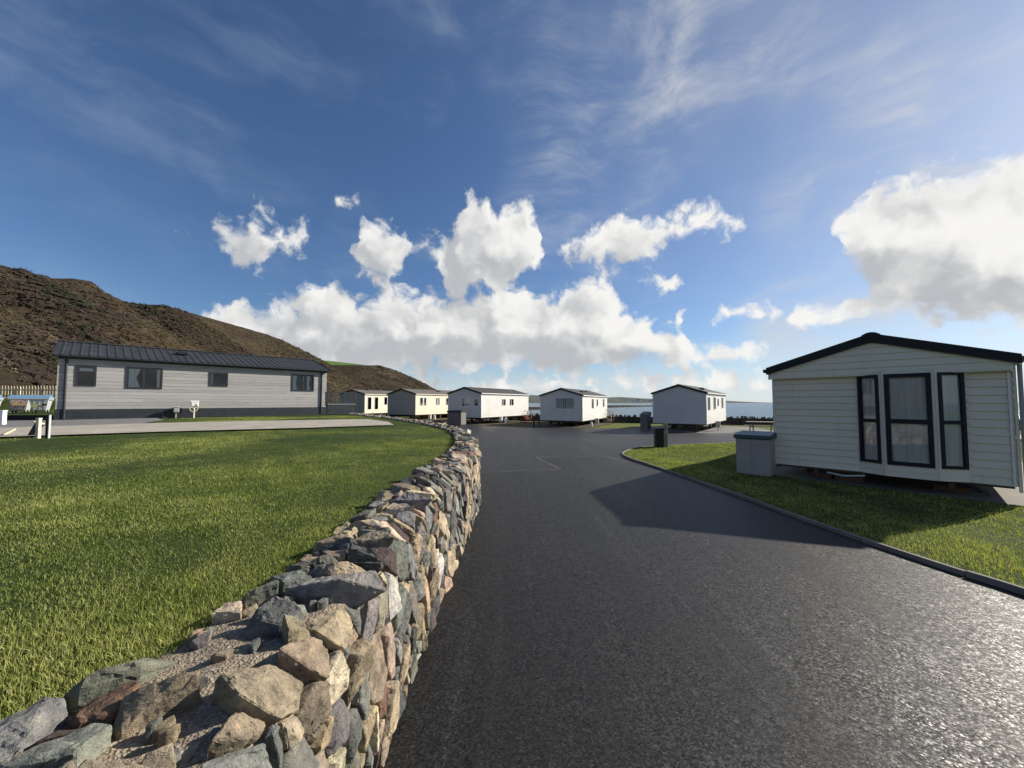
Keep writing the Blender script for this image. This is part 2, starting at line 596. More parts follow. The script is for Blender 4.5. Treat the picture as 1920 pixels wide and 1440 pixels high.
def mat_sticker():
    """a faded illegible sticker: red and yellow print on off-white"""
    m, T, b = new_mat('faded_sticker')
    p = obj_coord(T)
    sp = T.node('ShaderNodeSeparateXYZ')
    T.put(sp.inputs[0], p)
    n = T.noise(T.mapping(p, scale=(14, 14, 6)), 1.0, 2.0, 0.5).outputs['Fac']
    c = T.mix(T.maprange(n, 0.50, 0.54), (0.62, 0.60, 0.55, 1), (0.60, 0.06, 0.04, 1))
    yel = T.math('MULTIPLY', T.maprange(sp.outputs[2], -0.10, -0.06), T.maprange(sp.outputs[2], 0.06, 0.10, 1.0, 0.0))
    c = T.mix(T.math('MULTIPLY', yel, T.maprange(n, 0.40, 0.46)), c, (0.70, 0.50, 0.08, 1))
    T.put(b.inputs['Base Color'], c)
    b.inputs['Roughness'].default_value = 0.6
    return m


M = {
    'road': mat_asphalt('fresh_asphalt', (0.0100, 0.0100, 0.0102), (0.0175, 0.0175, 0.0178), 0.26),
    'yard': mat_asphalt('rolled_asphalt', (0.017, 0.017, 0.0175), (0.024, 0.024, 0.0245), 0.32),
    'stone': mat_stone(), 'mortar': mat_mortar(),
    'blade': mat_grass('grass_blade'),
    'turf': mat_turf('lawn_turf', (0.022, 0.035, 0.010), (0.055, 0.085, 0.022), (0.090, 0.115, 0.032)),
    'fieldgrass': mat_turf('rough_grass', (0.08, 0.11, 0.028), (0.14, 0.16, 0.045), (0.21, 0.19, 0.065), 3.0),
    'farfield': mat_turf('pasture', (0.05, 0.10, 0.022), (0.07, 0.13, 0.03), (0.09, 0.15, 0.04), 0.05),
    'gravel': mat_gravel('grey_gravel', (0.10, 0.10, 0.10), (0.30, 0.29, 0.28), 30.0),
    'earth': mat_turf('bare_earth', (0.06, 0.05, 0.035), (0.13, 0.11, 0.075), (0.22, 0.19, 0.13), 4.0),
    'sand': mat_turf('beach_sand', (0.20, 0.17, 0.13), (0.30, 0.26, 0.20), (0.38, 0.34, 0.27), 0.5),
    'pad': mat_concrete('pad_concrete', (0.42, 0.38, 0.31)),
    'slab': mat_concrete('slab_concrete', (0.17, 0.15, 0.12)),
    'kerb': mat_concrete('kerb_concrete', (0.21, 0.195, 0.165)),
    'block': mat_concrete('concrete_block', (0.30, 0.28, 0.26)),
    'lodge': mat_lodge_board(),
    'anthracite': plain('anthracite_paint', (0.026, 0.032, 0.040), 0.5, 0.25),
    'roofdark': plain('anthracite_roof', (0.040, 0.043, 0.047), 0.6, 0.25, 2.0),
    'fascia': plain('near_black_fascia', (0.011, 0.014, 0.018), 0.65, 0.3),
    'white': plain('white_vinyl', (0.64, 0.635, 0.60), 0.5, 0.06, 1.3, dirt=(0.50, 0.49, 0.43, 1)),
    'whitetrim': plain('white_trim', (0.80, 0.80, 0.78), 0.45, 0.05),
    'cream': plain('cream_paint', (0.68, 0.63, 0.48), 0.55, 0.07, 1.2, dirt=(0.55, 0.50, 0.37, 1)),
    'paleyellow': plain('pale_cream_paint', (0.70, 0.665, 0.51), 0.55, 0.05, 1.2),
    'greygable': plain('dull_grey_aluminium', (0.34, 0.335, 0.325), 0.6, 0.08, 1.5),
    'sage': plain('pale_sage_vinyl', (0.71, 0.675, 0.545), 0.5, 0.06, 1.0, dirt=(0.52, 0.53, 0.44, 1)),
    'navy': plain('dark_teal_frame', (0.006, 0.014, 0.022), 0.5, 0.2, spec=0.25),
    'roofgrey': plain('grey_brown_roof', (0.14, 0.125, 0.11), 0.8, 0.2, 1.5),
    'roofslate': plain('slate_grey_roof', (0.055, 0.052, 0.052), 0.75, 0.25, 1.5),
    'glass': mat_glass(),
    'interior': plain('dim_interior', (0.14, 0.13, 0.12), 0.9, 0.3, 2.0),
    'net': mat_curtain('net_curtain', (0.92, 0.93, 0.90)),
    'drape': mat_curtain('cream_drape', (0.66, 0.60, 0.50)),
    'steel': plain('galvanised_steel', (0.56, 0.58, 0.58), 0.45, 0.15, 5.0, metal=0.25),
    'rust': plain('rusty_steel', (0.09, 0.065, 0.05), 0.8, 0.4, 9.0),
    'rubber': plain('black_rubber', (0.014, 0.014, 0.015), 0.8, 0.2),
    'blackplastic': plain('black_plastic', (0.016, 0.017, 0.019), 0.5, 0.2),
    'greyplastic': plain('grey_plastic', (0.17, 0.16, 0.155), 0.6, 0.12),
    'paleplastic': plain('pale_grey_plastic', (0.33, 0.33, 0.32), 0.6, 0.08, dirt=(0.30, 0.31, 0.29, 1)),
    'teal': plain('teal_plastic_lid', (0.035, 0.085, 0.095), 0.45, 0.15),
    'blue': plain('blue_plastic_lid', (0.14, 0.27, 0.40), 0.5, 0.15),
    'whiteplastic': plain('white_plastic', (0.80, 0.81, 0.80), 0.45, 0.05),
    'hose': plain('yellow_hose', (0.55, 0.52, 0.25), 0.5, 0.1),
    'brick': plain('brown_brick', (0.13, 0.075, 0.052), 0.9, 0.3, 9.0, bumpy=0.4),
    'pale_timber': mat_timber('new_softwood', (0.62, 0.52, 0.32), (0.80, 0.70, 0.48)),
    'timber': mat_timber('weathered_timber', (0.28, 0.23, 0.16), (0.48, 0.41, 0.30)),
    'darktimber': mat_timber('dark_stained_timber', (0.025, 0.022, 0.020), (0.06, 0.052, 0.045)),
    'redtimber': mat_timber('red_brown_timber', (0.26, 0.09, 0.05), (0.42, 0.17, 0.10)),
    'sea': mat_sea(),
    'hill': mat_hill('heath_slope', ((0.050, 0.038, 0.028), (0.066, 0.052, 0.036), (0.095, 0.073, 0.044), (0.15, 0.12, 0.075))),
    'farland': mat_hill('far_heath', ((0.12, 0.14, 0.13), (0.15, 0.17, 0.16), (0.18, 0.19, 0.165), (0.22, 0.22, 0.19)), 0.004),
    'rock': mat_hill('shore_rock', ((0.03, 0.03, 0.028), (0.045, 0.043, 0.04), (0.06, 0.055, 0.05), (0.08, 0.075, 0.07)), 0.2),
    'seastone': plain('dark_sea_stone', (0.055, 0.050, 0.044), 0.9, 0.45, 1.5, bumpy=0.6, bscale=9.0),
    'leaf': mat_leaf('scrub_leaf'),
    'sticker': mat_sticker(),
    'scuff': plain('tyre_scuff_mark', (0.075, 0.072, 0.066), 0.9, 0.5, 30.0),
    'chalk': plain('chalk_mark', (0.27, 0.26, 0.24), 0.9, 0.5, 30.0),
}


# ------------------------------------------------------------------ mesh helpers
class MB:
    def __init__(self):
        self.v = []
        self.f = []
        self.c = []

    def add(self, vs, fs, col=None):
        o = len(self.v)
        self.v += [tuple(x) for x in vs]
        self.f += [tuple(i + o for i in f) for f in fs]
        if col is not None:
            self.c += [col] * len(vs)
        return self

    def box(self, a, b):
        x0, y0, z0 = a
        x1, y1, z1 = b
        return self.add([(x0, y0, z0), (x1, y0, z0), (x1, y1, z0), (x0, y1, z0), (x0, y0, z1), (x1, y0, z1), (x1, y1, z1), (x0, y1, z1)],
                        [(0, 3, 2, 1), (4, 5, 6, 7), (0, 1, 5, 4), (1, 2, 6, 5), (2, 3, 7, 6), (3, 0, 4, 7)])

    def prism(self, poly, axis, a, b):
        """polygon (2-D) extruded along axis from a to b"""
        def p3(q, t):
            if axis == 'y':
                return (q[0], t, q[1])
            if axis == 'x':
                return (t, q[0], q[1])
            return (q[0], q[1], t)
        n = len(poly)
        vs = [p3(q, a) for q in poly] + [p3(q, b) for q in poly]
        fs = [tuple(range(n - 1, -1, -1)), tuple(range(n, 2 * n))] + [(i, (i + 1) % n, n + (i + 1) % n, n + i) for i in range(n)]
        return self.add(vs, fs)

    def tube(self, path, r, seg=8):
        path = [Vector(p) for p in path]
        vs, fs = [], []
        for i, p in enumerate(path):
            d = (path[min(i + 1, len(path) - 1)] - path[max(i - 1, 0)]).normalized()
            u = d.orthogonal().normalized() if i == 0 else (u - d * u.dot(d)).normalized()
            w = d.cross(u)
            rr = r[i] if isinstance(r, (list, tuple)) else r
            for k in range(seg):
                a = 2 * math.pi * k / seg
                vs.append(p + (u * math.cos(a) + w * math.sin(a)) * rr)
        for i in range(len(path) - 1):
            for k in range(seg):
                k2 = (k + 1) % seg
                fs.append((i * seg + k, i * seg + k2, (i + 1) * seg + k2, (i + 1) * seg + k))
        fs.append(tuple(range(seg - 1, -1, -1)))
        o = (len(path) - 1) * seg
        fs.append(tuple(range(o, o + seg)))
        return self.add(vs, fs)

    def build(self, name, mat, parent=None, loc=None, bevel=0.0, smooth=False):
        me = bpy.data.meshes.new(name)
        me.from_pydata(self.v, [], self.f)
        bm = bmesh.new()
        bm.from_mesh(me)
        bmesh.ops.recalc_face_normals(bm, faces=bm.faces)
        if bevel:
            bmesh.ops.bevel(bm, geom=list(bm.edges), offset=bevel, segments=1, affect='EDGES', profile=0.5)
        bm.to_mesh(me)
        bm.free()
        if self.c and not bevel:
            at = me.color_attributes.new('tint', 'FLOAT_COLOR', 'POINT')
            at.data.foreach_set('color', np.array([tuple(c) + (1.0,) for c in self.c], np.float32).ravel())
        if smooth:
            me.polygons.foreach_set('use_smooth', [True] * len(me.polygons))
        return link(name, me, mat, parent, loc)


def link(name, me, mat, parent=None, loc=None):
    if mat is not None:
        me.materials.append(M[mat])
    o = bpy.data.objects.new(name, me)
    COL.objects.link(o)
    if parent is not None:
        o.parent = parent
    if loc is not None:
        o.location = loc
    return o


def thing(name, label, cat, loc=(0, 0, 0), rotz=0.0, group=None):
    o = bpy.data.objects.new(name, None)
    o.empty_display_size = 0.2
    COL.objects.link(o)
    o.location = loc
    o.rotation_euler = (0, 0, rotz)
    o['label'] = label
    o['category'] = cat
    if group:
        o['group'] = group
    return o


def tag(o, label=None, cat=None, group=None, kind=None):
    for k, v in (('label', label), ('category', cat), ('group', group), ('kind', kind)):
        if v:
            o[k] = v
    return o


def np_mesh(name, verts, loops, sizes, tint, mat, parent=None):
    """large mesh straight from arrays"""
    me = bpy.data.meshes.new(name)
    me.vertices.add(len(verts))
    me.vertices.foreach_set('co', verts.astype(np.float32).ravel())
    me.loops.add(len(loops))
    me.loops.foreach_set('vertex_index', loops.astype(np.int32))
    me.polygons.add(len(sizes))
    me.polygons.foreach_set('loop_start', np.concatenate(([0], np.cumsum(sizes)[:-1])).astype(np.int32))
    me.update(calc_edges=True)
    if tint is not None:
        at = me.color_attributes.new('tint', 'FLOAT_COLOR', 'POINT')
        at.data.foreach_set('color', np.concatenate([tint, np.ones((len(tint), 1))], 1).astype(np.float32).ravel())
    return link(name, me, mat, parent)


def smooth01(x, a, b):
    t = np.clip((np.asarray(x, float) - a) / (b - a), 0, 1)
    return t * t * (3 - 2 * t)


def ground_z(x, y):
    """the yard falls a little towards the sea"""
    return -0.34 * smooth01(y, 14, 28) * smooth01(x, -9, 3)


def in_poly(px, py, poly):
    inside = np.zeros(len(px), bool)
    n = len(poly)
    for i in range(n):
        x0, y0 = poly[i]
        x1, y1 = poly[(i + 1) % n]
        cond = (y0 > py) != (y1 > py)
        if y1 != y0:
            xi = (x1 - x0) * (py - y0) / (y1 - y0) + x0
            inside ^= cond & (px < xi)
    return inside


def catmull(pts, step):
    """evenly spaced points on a smooth line through pts"""
    P = [Vector(p) for p in pts]
    out = []
    for i in range(len(P) - 1):
        p0, p1, p2, p3 = P[max(i - 1, 0)], P[i], P[i + 1], P[min(i + 2, len(P) - 1)]
        n = max(2, int((p2 - p1).length / 0.02))
        for k in range(n):
            t = k / n
            out.append(0.5 * ((2 * p1) + (p2 - p0) * t + (2 * p0 - 5 * p1 + 4 * p2 - p3) * t * t + (3 * p1 - p0 - 3 * p2 + p3) * t ** 3))
    out.append(P[-1])
    res = [out[0]]
    acc = 0.0
    for a, b in zip(out[:-1], out[1:]):
        acc += (b - a).length
        if acc >= step:
            res.append(b)
            acc = 0.0
    return res


def sheet(name, poly, zf, mat, cell=None, parent=None, kind='structure'):
    """flat-ish polygon following zf(x, y)"""
    bm = bmesh.new()
    vs = [bm.verts.new((x, y, 0)) for x, y in poly]
    bm.faces.new(vs)
    if cell:
        xs = [p[0] for p in poly]
        ys = [p[1] for p in poly]
        for k in range(int(math.floor(min(xs) / cell)) + 1, int(math.ceil(max(xs) / cell))):
            bmesh.ops.bisect_plane(bm, geom=bm.verts[:] + bm.edges[:] + bm.faces[:], plane_co=(k * cell, 0, 0), plane_no=(1, 0, 0))
        for k in range(int(math.floor(min(ys) / cell)) + 1, int(math.ceil(max(ys) / cell))):
            bmesh.ops.bisect_plane(bm, geom=bm.verts[:] + bm.edges[:] + bm.faces[:], plane_co=(0, k * cell, 0), plane_no=(0, 1, 0))
    bmesh.ops.triangulate(bm, faces=[f for f in bm.faces if len(f.verts) > 4])
    for v in bm.verts:
        v.co.z = zf(v.co.x, v.co.y)
    bmesh.ops.recalc_face_normals(bm, faces=bm.faces)
    me = bpy.data.meshes.new(name)
    bm.to_mesh(me)
    bm.free()
    if me.polygons and sum(p.normal.z for p in me.polygons) < 0:
        me.flip_normals()
    o = link(name, me, mat, parent)
    if parent is None and kind:
        o['kind'] = kind
    return o


# ------------------------------------------------------------------ ground, sea, beach, far shore
SEA_Z = -3.0
SEAWALL = [(-16, 50.5), (2.5, 44.0), (12.4, 40.3), (22.8, 36.4), (40, 30), (85, 13)]
coast = [(85, 12.7), (40, 29.7), (22.8, 36.1), (12.4, 40.0), (2.5, 43.7), (-16, 50.2), (-28, 85), (-45, 200), (-66, 380), (-84, 560)]
sheet('ground', [(-200, -90), (200, -90), (200, -30)] + coast + [(-200, 560)],
      lambda x, y: float(ground_z(x, y)) - 0.035 - 0.10 * float(smooth01(x, -1, 3) * (1 - smooth01(y, 17, 24))), 'fieldgrass', 4.0)

bv, bf = [], []
outer = [(130, 60), (70, 75), (48, 82), (36, 88), (20, 92), (2, 98), (-8, 125), (-20, 215), (-42, 390), (-60, 580)]
for (a, b) in zip(coast, outer):
    bv += [(a[0], a[1], -0.9), (a[0] * 0.6 + b[0] * 0.4, a[1] * 0.6 + b[1] * 0.4, -2.6), (b[0], b[1], -4.2)]
for i in range(len(coast) - 1):
    for k in range(2):
        bf.append((i * 3 + k, i * 3 + k + 1, i * 3 + k + 4, i * 3 + k + 3))
tag(MB().add(bv, bf).build('beach', 'sand'), kind='structure')

sea = MB().add([(-40000, -2000, SEA_Z), (40000, -2000, SEA_Z), (40000, 45000, SEA_Z), (-40000, 45000, SEA_Z)], [(0, 1, 2, 3)])
tag(sea.build('sea', 'sea'), kind='structure')

FAR = [(-1900, 150), (-1299, 134), (-899, 119), (-599, 104), (-299, 89), (0, 79), (150, 74), (265, 66.6), (499, 59), (699, 54), (883, 49), (998, 51.6), (1098, 46.6), (1222, 39),
       (1317, 36.6), (1497, 34), (1696, 29), (1896, 24), (2005, 14.2), (2075, 4.2), (2134, -5.7)]
fx = np.linspace(-1900, 2134, 150)
fz = np.interp(fx, [p[0] for p in FAR], [p[1] for p in FAR])
fv, ff = [], []
NF = 7
for i, x in enumerate(fx):
    top = fz[i] + 2.2 * mnoise.noise((x * 0.012, 3.1, 0))
    for k in range(NF):
        t = k / (NF - 1)
        y = 2950 + 650 * t + 60 * mnoise.noise((x * 0.004, 9.0, 0))
        z = -4 + (top + 4) * (t ** 0.8) + (4 * mnoise.noise((x * 0.01, t * 4, 1)) if 0 < k < NF - 1 else 0)
        fv.append((x, y, z))
for i in range(len(fx) - 1):
    for k in range(NF - 1):
        a = i * NF + k
        ff.append((a, a + 1, a + NF + 1, a + NF))
tag(MB().add(fv, ff).build('far_shore_hills', 'farland'), kind='structure')

# low rock spit standing out of the bay
sv, sf = [], []
spit = [(-40, 215), (10, 262), (40, 300), (75, 350), (110, 400), (150, 450), (190, 492), (230, 520)]
for i, (x, y) in enumerate(spit):
    for (dx, dz) in ((-14, -4), (-5, -1.7 + 0.5 * math.sin(i * 2.1)), (5, -1.6 + 0.5 * math.cos(i * 1.7)), (14, -4)):
        sv.append((x + dx * 0.75, y - dx * 0.75, dz))
for i in range(len(spit) - 1):
    for k in range(3):
        sf.append((i * 4 + k, i * 4 + k + 1, i * 4 + k + 5, i * 4 + k + 4))
tag(MB().add(sv, sf).build('rock_spit_terrain', 'rock'), kind='structure')

# ------------------------------------------------------------------ hillside
RIDGE1 = [(-99, -90, 29), (-97, -30, 28), (-96, 20, 27.5), (-95, 50, 27.0), (-95, 70.2, 27.2), (-95, 75, 27.4), (-95, 79.5, 27.3), (-95, 81.8, 28.5), (-95, 85.5, 29.1), (-95, 87.8, 27.7), (-95, 92.1, 26.5),
          (-95, 98.2, 26.7), (-95, 102.6, 28.1), (-95, 107.6, 28.2), (-95, 113, 28.2), (-95, 125.7, 28.2), (-95, 135.9, 28.2), (-95, 147.8, 28.1), (-95, 160.1, 27.3), (-95, 172.5, 25.4), (-95, 189.5, 23), (-95, 203.8, 20), (-97, 222, 14), (-99, 240, 7)]
FOOT1 = [(-40, -90), (-38.5, -30), (-37.5, 10), (-46, 25), (-49, 36), (-50, 55), (-52, 80), (-53, 110), (-53, 150), (-55, 190), (-60, 225), (-70, 245)]
RIDGE2 = [(-126, 190, 4), (-122, 219.8, 9.2), (-120, 240, 11.5), (-118, 265.2, 17.2), (-116, 282.7, 22.5), (-114, 303.3, 30.5), (-112, 324.5, 33.1), (-110, 351.4, 32.3), (-106, 381.2, 29.5), (-102, 419.6, 25.9), (-98, 455.5, 21), (-94, 491, 16.4), (-90, 541, 8.9), (-88, 562, 2)]
FOOT2 = [(-80, 190), (-66, 225), (-60, 260), (-60, 300), (-62, 350), (-64, 400), (-68, 450), (-74, 500), (-80, 540), (-84, 562)]
RIDGE3 = [(-185, 250, 36), (-175, 313.9, 41.3), (-170, 339.1, 39.2), (-165, 370.3, 40.6), (-160, 410.5, 42), (-155, 464.3, 40.8), (-150, 540, 31.3), (-150, 600, 10)]
FOOT3 = [(-118, 250), (-114, 320), (-110, 380), (-104, 430), (-98, 480), (-94, 540), (-92, 600)]


class Hill:
    def __init__(self, name, ridge, foot, zfoot, mat, rows, cols, gully):
        R = np.array(ridge, float)
        Fp = np.array(foot, float)
        self.rows, self.cols = rows, cols
        y = np.linspace(R[0, 1], R[-1, 1], rows)
        rx = np.interp(y, R[:, 1], R[:, 0])
        rz = np.interp(y, R[:, 1], R[:, 2])
        fxx = np.interp(y, Fp[:, 1], Fp[:, 0])
        us = np.concatenate([np.linspace(0, 1, cols), [1.12, 1.35, 1.8]])
        V = np.zeros((rows, len(us), 3))
        for i in range(rows):
            for j, u in enumerate(us):
                xx = fxx[i] + (rx[i] - fxx[i]) * u
                uu = min(u, 1.0)
                prof = uu ** 0.92 * (1 - 0.10 * math.sin(uu * math.pi))
                z = zfoot + (rz[i] - zfoot) * prof
                if u > 1:
                    z = rz[i] + (u - 1) * 1.0 * (rx[i] - fxx[i]) * -0.01
                env = math.sin(min(uu, 1) * math.pi) ** 0.7
                s = y[i]
                z += gully * env * (1.7 * mnoise.noise((s * 0.055 + uu * 0.8, uu * 1.1, 2.0)) + 0.8 * mnoise.noise((s * 0.16 + uu * 1.6, uu * 3.0, 5.0)))
                z += 0.35 * mnoise.noise((s * 0.4, xx * 0.4, 1.0)) * (0.35 + env)
                V[i, j] = (xx, s + (5.0 * uu if mat == 'hill' else 0) * math.sin(uu * math.pi) * 0.3, z)
        self.V = V
        self.us = us
        m = len(us)
        fs = [(i * m + j, i * m + j + 1, (i + 1) * m + j + 1, (i + 1) * m + j) for i in range(rows - 1) for j in range(m - 1)]
        mb = MB().add(V.reshape(-1, 3).tolist(), fs)
        self.obj = tag(mb.build(name, mat, smooth=True), kind='structure')

    def sample(self, i, j):
        i0 = np.minimum(i.astype(int), self.rows - 2)
        j0 = np.minimum(j.astype(int), self.cols - 2)
        a = (i - i0)[:, None]
        b = (j - j0)[:, None]
        V = self.V
        return V[i0, j0] * (1 - a) * (1 - b) + V[i0 + 1, j0] * a * (1 - b) + V[i0, j0 + 1] * (1 - a) * b + V[i0 + 1, j0 + 1] * a * b


hill_a = Hill('heath_hill', RIDGE1, FOOT1, 0.9, 'hill', 260, 40, 2.1)
hill_b = Hill('headland_hill', RIDGE2, FOOT2, 0.0, 'hill', 160, 30, 2.0)
hill_c = Hill('green_field_hill', RIDGE3, FOOT3, 14.0, 'farfield', 60, 12, 0.5)


def noise2(x, y, seed=0, oct=4, f=1.0):
    """cheap value noise for scattering (sums of rotated sines)"""
    rs = np.random.RandomState(seed)
    out = np.zeros_like(x, float)
    amp, tot = 1.0, 0.0
    for o in range(oct):
        for k in range(3):
            a = rs.uniform(0, 2 * math.pi)
            ph = rs.uniform(0, 2 * math.pi)
            fr = f * (1.9 ** o) * rs.uniform(0.7, 1.3)
            out += amp * np.sin((x * math.cos(a) + y * math.sin(a)) * fr + ph + 1.3 * np.sin((x * math.sin(a + 1) - y * math.cos(a + 1)) * fr * 0.6 + ph))
            tot += amp
        amp *= 0.6
    return out / tot


def scrub(name, label, hill, n, rmin, rmax, imin, imax, leaves, seed):
    rs = np.random.RandomState(seed)
    i = rs.uniform(imin, imax, n) * (hill.rows - 1.001)
    j = rs.uniform(0.0, 1.0, n) ** 0.85 * (hill.cols - 1.001)
    P = hill.sample(i, j)
    sz = rmin + (rmax - rmin) * rs.uniform(0, 1, n) ** 2.2
    tone = noise2(P[:, 0] * 0.40 + P[:, 1] * 0.25, P[:, 1], seed + 1, 4, 0.17) * 1.25
    up = noise2(P[:, 0] * 0.5, P[:, 1], seed + 2, 3, 0.10)
    pal = np.array([(0.044, 0.032, 0.028), (0.056, 0.041, 0.033), (0.068, 0.056, 0.030), (0.052, 0.054, 0.024), (0.105, 0.074, 0.022), (0.150, 0.118, 0.070), (0.026, 0.029, 0.016)])
    t = tone + 0.10 * rs.normal(0, 1, n)
    sz = sz * np.clip(1.0 - 0.9 * tone, 0.6, 1.6)
    idx = np.where(t < -0.35, 6, np.where(t < -0.12, 0, np.where(t < 0.10, 1, np.where(t < 0.28, 2, np.where(t < 0.42, 3, np.where(up > 0.05, 4, 5))))))
    # dry bracken strips
    idx = np.where((up < -0.32) & (rs.uniform(0, 1, n) < 0.55), 5, idx)
    sz = np.where(idx == 5, sz * 0.6, sz)
    if name.startswith('scrub'):
        ok = ~((P[:, 0] > -58) & (P[:, 1] < 42) & (P[:, 1] > 15))
        P, sz, idx = P[ok], sz[ok], idx[ok]
        n = len(P)
    N = n * leaves
    b = np.repeat(np.arange(n), leaves)
    d = rs.normal(0, 1, (N, 3))
    d /= np.linalg.norm(d, axis=1)[:, None]
    d[:, 2] = np.abs(d[:, 2]) * 0.8
    rad = sz[b] * rs.uniform(0.55, 1.0, N)
    C = P[b] + d * rad[:, None] * np.array([1, 1, 0.5])
    nrm = d * 0.75 + np.array([0.35, -0.1, 0.75]) + rs.normal(0, 0.22, (N, 3))
    nrm /= np.linalg.norm(nrm, axis=1)[:, None]
    ref = rs.normal(0, 1, (N, 3))
    ta = np.cross(nrm, ref)
    ta /= np.linalg.norm(ta, axis=1)[:, None]
    tb = np.cross(nrm, ta)
    ls = (sz[b] * rs.uniform(0.16, 0.40, N))[:, None]
    verts = np.stack([C - ta * ls, C - tb * ls * 0.55, C + ta * ls, C + tb * ls * 0.55], 1).reshape(-1, 3)
    colr = pal[idx][b] * rs.uniform(0.88, 1.14, (N, 1)) * rs.uniform(0.93, 1.07, (N, 3))
    o = np_mesh(name, verts, np.arange(N * 4), np.full(N, 4), np.repeat(colr, 4, 0), 'leaf')
    tag(o, label, 'scrub', kind='stuff')
    return o


scrub('scrub_undergrowth', 'brown bracken, bramble and gorse scrub covering the hillside behind the lodge', hill_a, 27000, 0.25, 1.05, 0.22, 1.0, 13, 11)
scrub('headland_undergrowth', 'dark brown scrub on the headland slope behind the cream caravans', hill_b, 7500, 0.6, 2.0, 0.0, 1.0, 10, 21)

# ------------------------------------------------------------------ yard and road
WALL_PATH = [(-0.60, -2.5), (-0.62, -0.5), (-0.62, 0.5), (-0.63, 1.0), (-0.66, 1.9), (-0.675, 2.6), (-0.66, 3.7), (-0.61, 5.4), (-0.63, 6.9), (-0.80, 8.5), (-1.10, 10.1), (-1.62, 12.0), (-2.5, 14.0),
             (-3.6, 16.0), (-4.9, 18.2), (-6.2, 20.3), (-8.2, 23.2), (-10.4, 26.6), (-13.4, 31.0)]
KERB = [(4.95, -3.0), (4.86, 0.0), (4.72, 2.5), (4.63, 3.56), (4.53, 4.0), (4.38, 4.9), (4.25, 6.2), (4.16, 7.4), (3.92, 9.6), (3.68, 11.2), (3.58, 12.2), (3.72, 13.1), (4.20, 14.0), (5.30, 15.1), (7.5, 16.0), (10.1, 17.0), (14.0, 18.0), (19, 19.0)]
gz = lambda x, y: float(ground_z(x, y))
sheet('yard', [(-14.5, 34), (-13, 20), (-9, 4), (-8, -14), (5.6, -14)] + [(x + 0.04, y) for x, y in KERB[:11]] + [(x, y - 0.04) for x, y in KERB[11:]] + [(36, 21), (30, 24.5), (18, 26.4), (12.5, 28.6), (8, 31.0), (2, 32.2), (-6, 33.8)], gz, 'yard', 1.5)
road = sheet('road', [(-1.0, -12), (5.6, -12), (5.4, -3.0), (5.2, 1.0), (5.0, 4.0), (4.6, 7.4), (4.3, 9.6), (3.95, 11.2), (3.30, 11.45), (3.02, 12.54), (0.75, 12.42), (1.28, 10.16), (-1.25, 9.63)],
             lambda x, y: gz(x, y) + 0.004, 'road', None)
MARKS = [[(-0.93, 9.63), (0.2, 9.90), (1.28, 10.16)], [(1.28, 10.16), (1.02, 11.2), (0.75, 12.42)], [(0.75, 12.42), (1.9, 12.47), (3.02, 12.54)], [(3.02, 12.54), (3.30, 11.45), (3.45, 11.25)],
         [(0.30, 6.75), (0.33, 6.1), (0.36, 5.3), (0.40, 4.65)], [(0.62, 7.1), (0.72, 6.2), (0.74, 5.6)], [(0.20, 7.6), (0.22, 6.9), (0.18, 5.6)]]
for k, m in enumerate(MARKS):
    mb = MB()
    pts = catmull([(x, y, 0) for x, y in m], 0.12)
    w = 0.013 if k < 4 else 0.0035
    pr = None
    for i, p in enumerate(pts):
        d = (pts[min(i + 1, len(pts) - 1)] - pts[max(i - 1, 0)]).normalized()
        nn = Vector((-d.y, d.x, 0))
        ww = w * random.uniform(0.35, 1.15)
        a = p + nn * ww + nn * random.uniform(-.008, .008)
        b = p - nn * ww
        z = gz(p.x, p.y) + 0.0085
        cur = ((a.x, a.y, z), (b.x, b.y, z))
        if pr and random.random() > (0.06 if k < 4 else 0.22):
            mb.add([pr[0], pr[1], cur[1], cur[0]], [(0, 1, 2, 3)])
        pr = cur
    mb.build('chalk_mark' if k < 4 else 'tyre_scuff', 'chalk' if k < 4 else 'scuff', road)

# kerb: concrete edging set end to end
kp = catmull([(x, y, 0) for x, y in KERB], 0.1)
kerb_root = bpy.data.objects.new('kerb', None)
COL.objects.link(kerb_root)
kerb_root['kind'] = 'structure'


def verge_z(x, y):
    """right-hand grass, a little above the road at the kerb and lower by the caravan"""
    d = np.full(np.shape(x), 1e9) if np.ndim(x) else 1e9
    for q in kp[::4]:
        d = np.minimum(d, np.hypot(np.asarray(x) - q.x, np.asarray(y) - q.y))
    return 0.035 - 0.100 * smooth01(d, 0.3, 2.6) + ground_z(x, y) * smooth01(y, 14, 20)


NP = 9
for i0 in range(0, len(kp) - 1, NP):
    seg = kp[i0:i0 + NP + 1]
    if len(seg) < 2:
        break
    mb = MB()
    vs = []
    dz = random.uniform(-0.006, 0.006)
    for k, p in enumerate(seg):
        gi = i0 + k
        d = (kp[min(gi + 1, len(kp) - 1)] - kp[max(gi - 1, 0)]).normalized()
        nn = Vector((d.y, -d.x, 0))      # towards the grass
        pp = p.copy()
        if k == 0:
            pp += d * 0.006
        if k == len(seg) - 1:
            pp -= d * 0.006
        zb = gz(p.x, p.y)
        prof = [(0.0, -0.06), (0.0, 0.052 + dz), (0.008, 0.060 + dz), (0.048, 0.060 + dz), (0.056, 0.05 + dz), (0.056, -0.06)]
        vs += [(pp.x + nn.x * o, pp.y + nn.y * o, zb + z) for o, z in prof]
    n = len(prof)
    fs = [(k * n + j, k * n + (j + 1) % n, (k + 1) * n + (j + 1) % n, (k + 1) * n + j) for k in range(len(seg) - 1) for j in range(n)]
    fs += [tuple(range(n - 1, -1, -1)), tuple(range((len(seg) - 1) * n, len(seg) * n))]
    mb.add(vs, fs).build('kerb_stone', 'kerb', kerb_root)

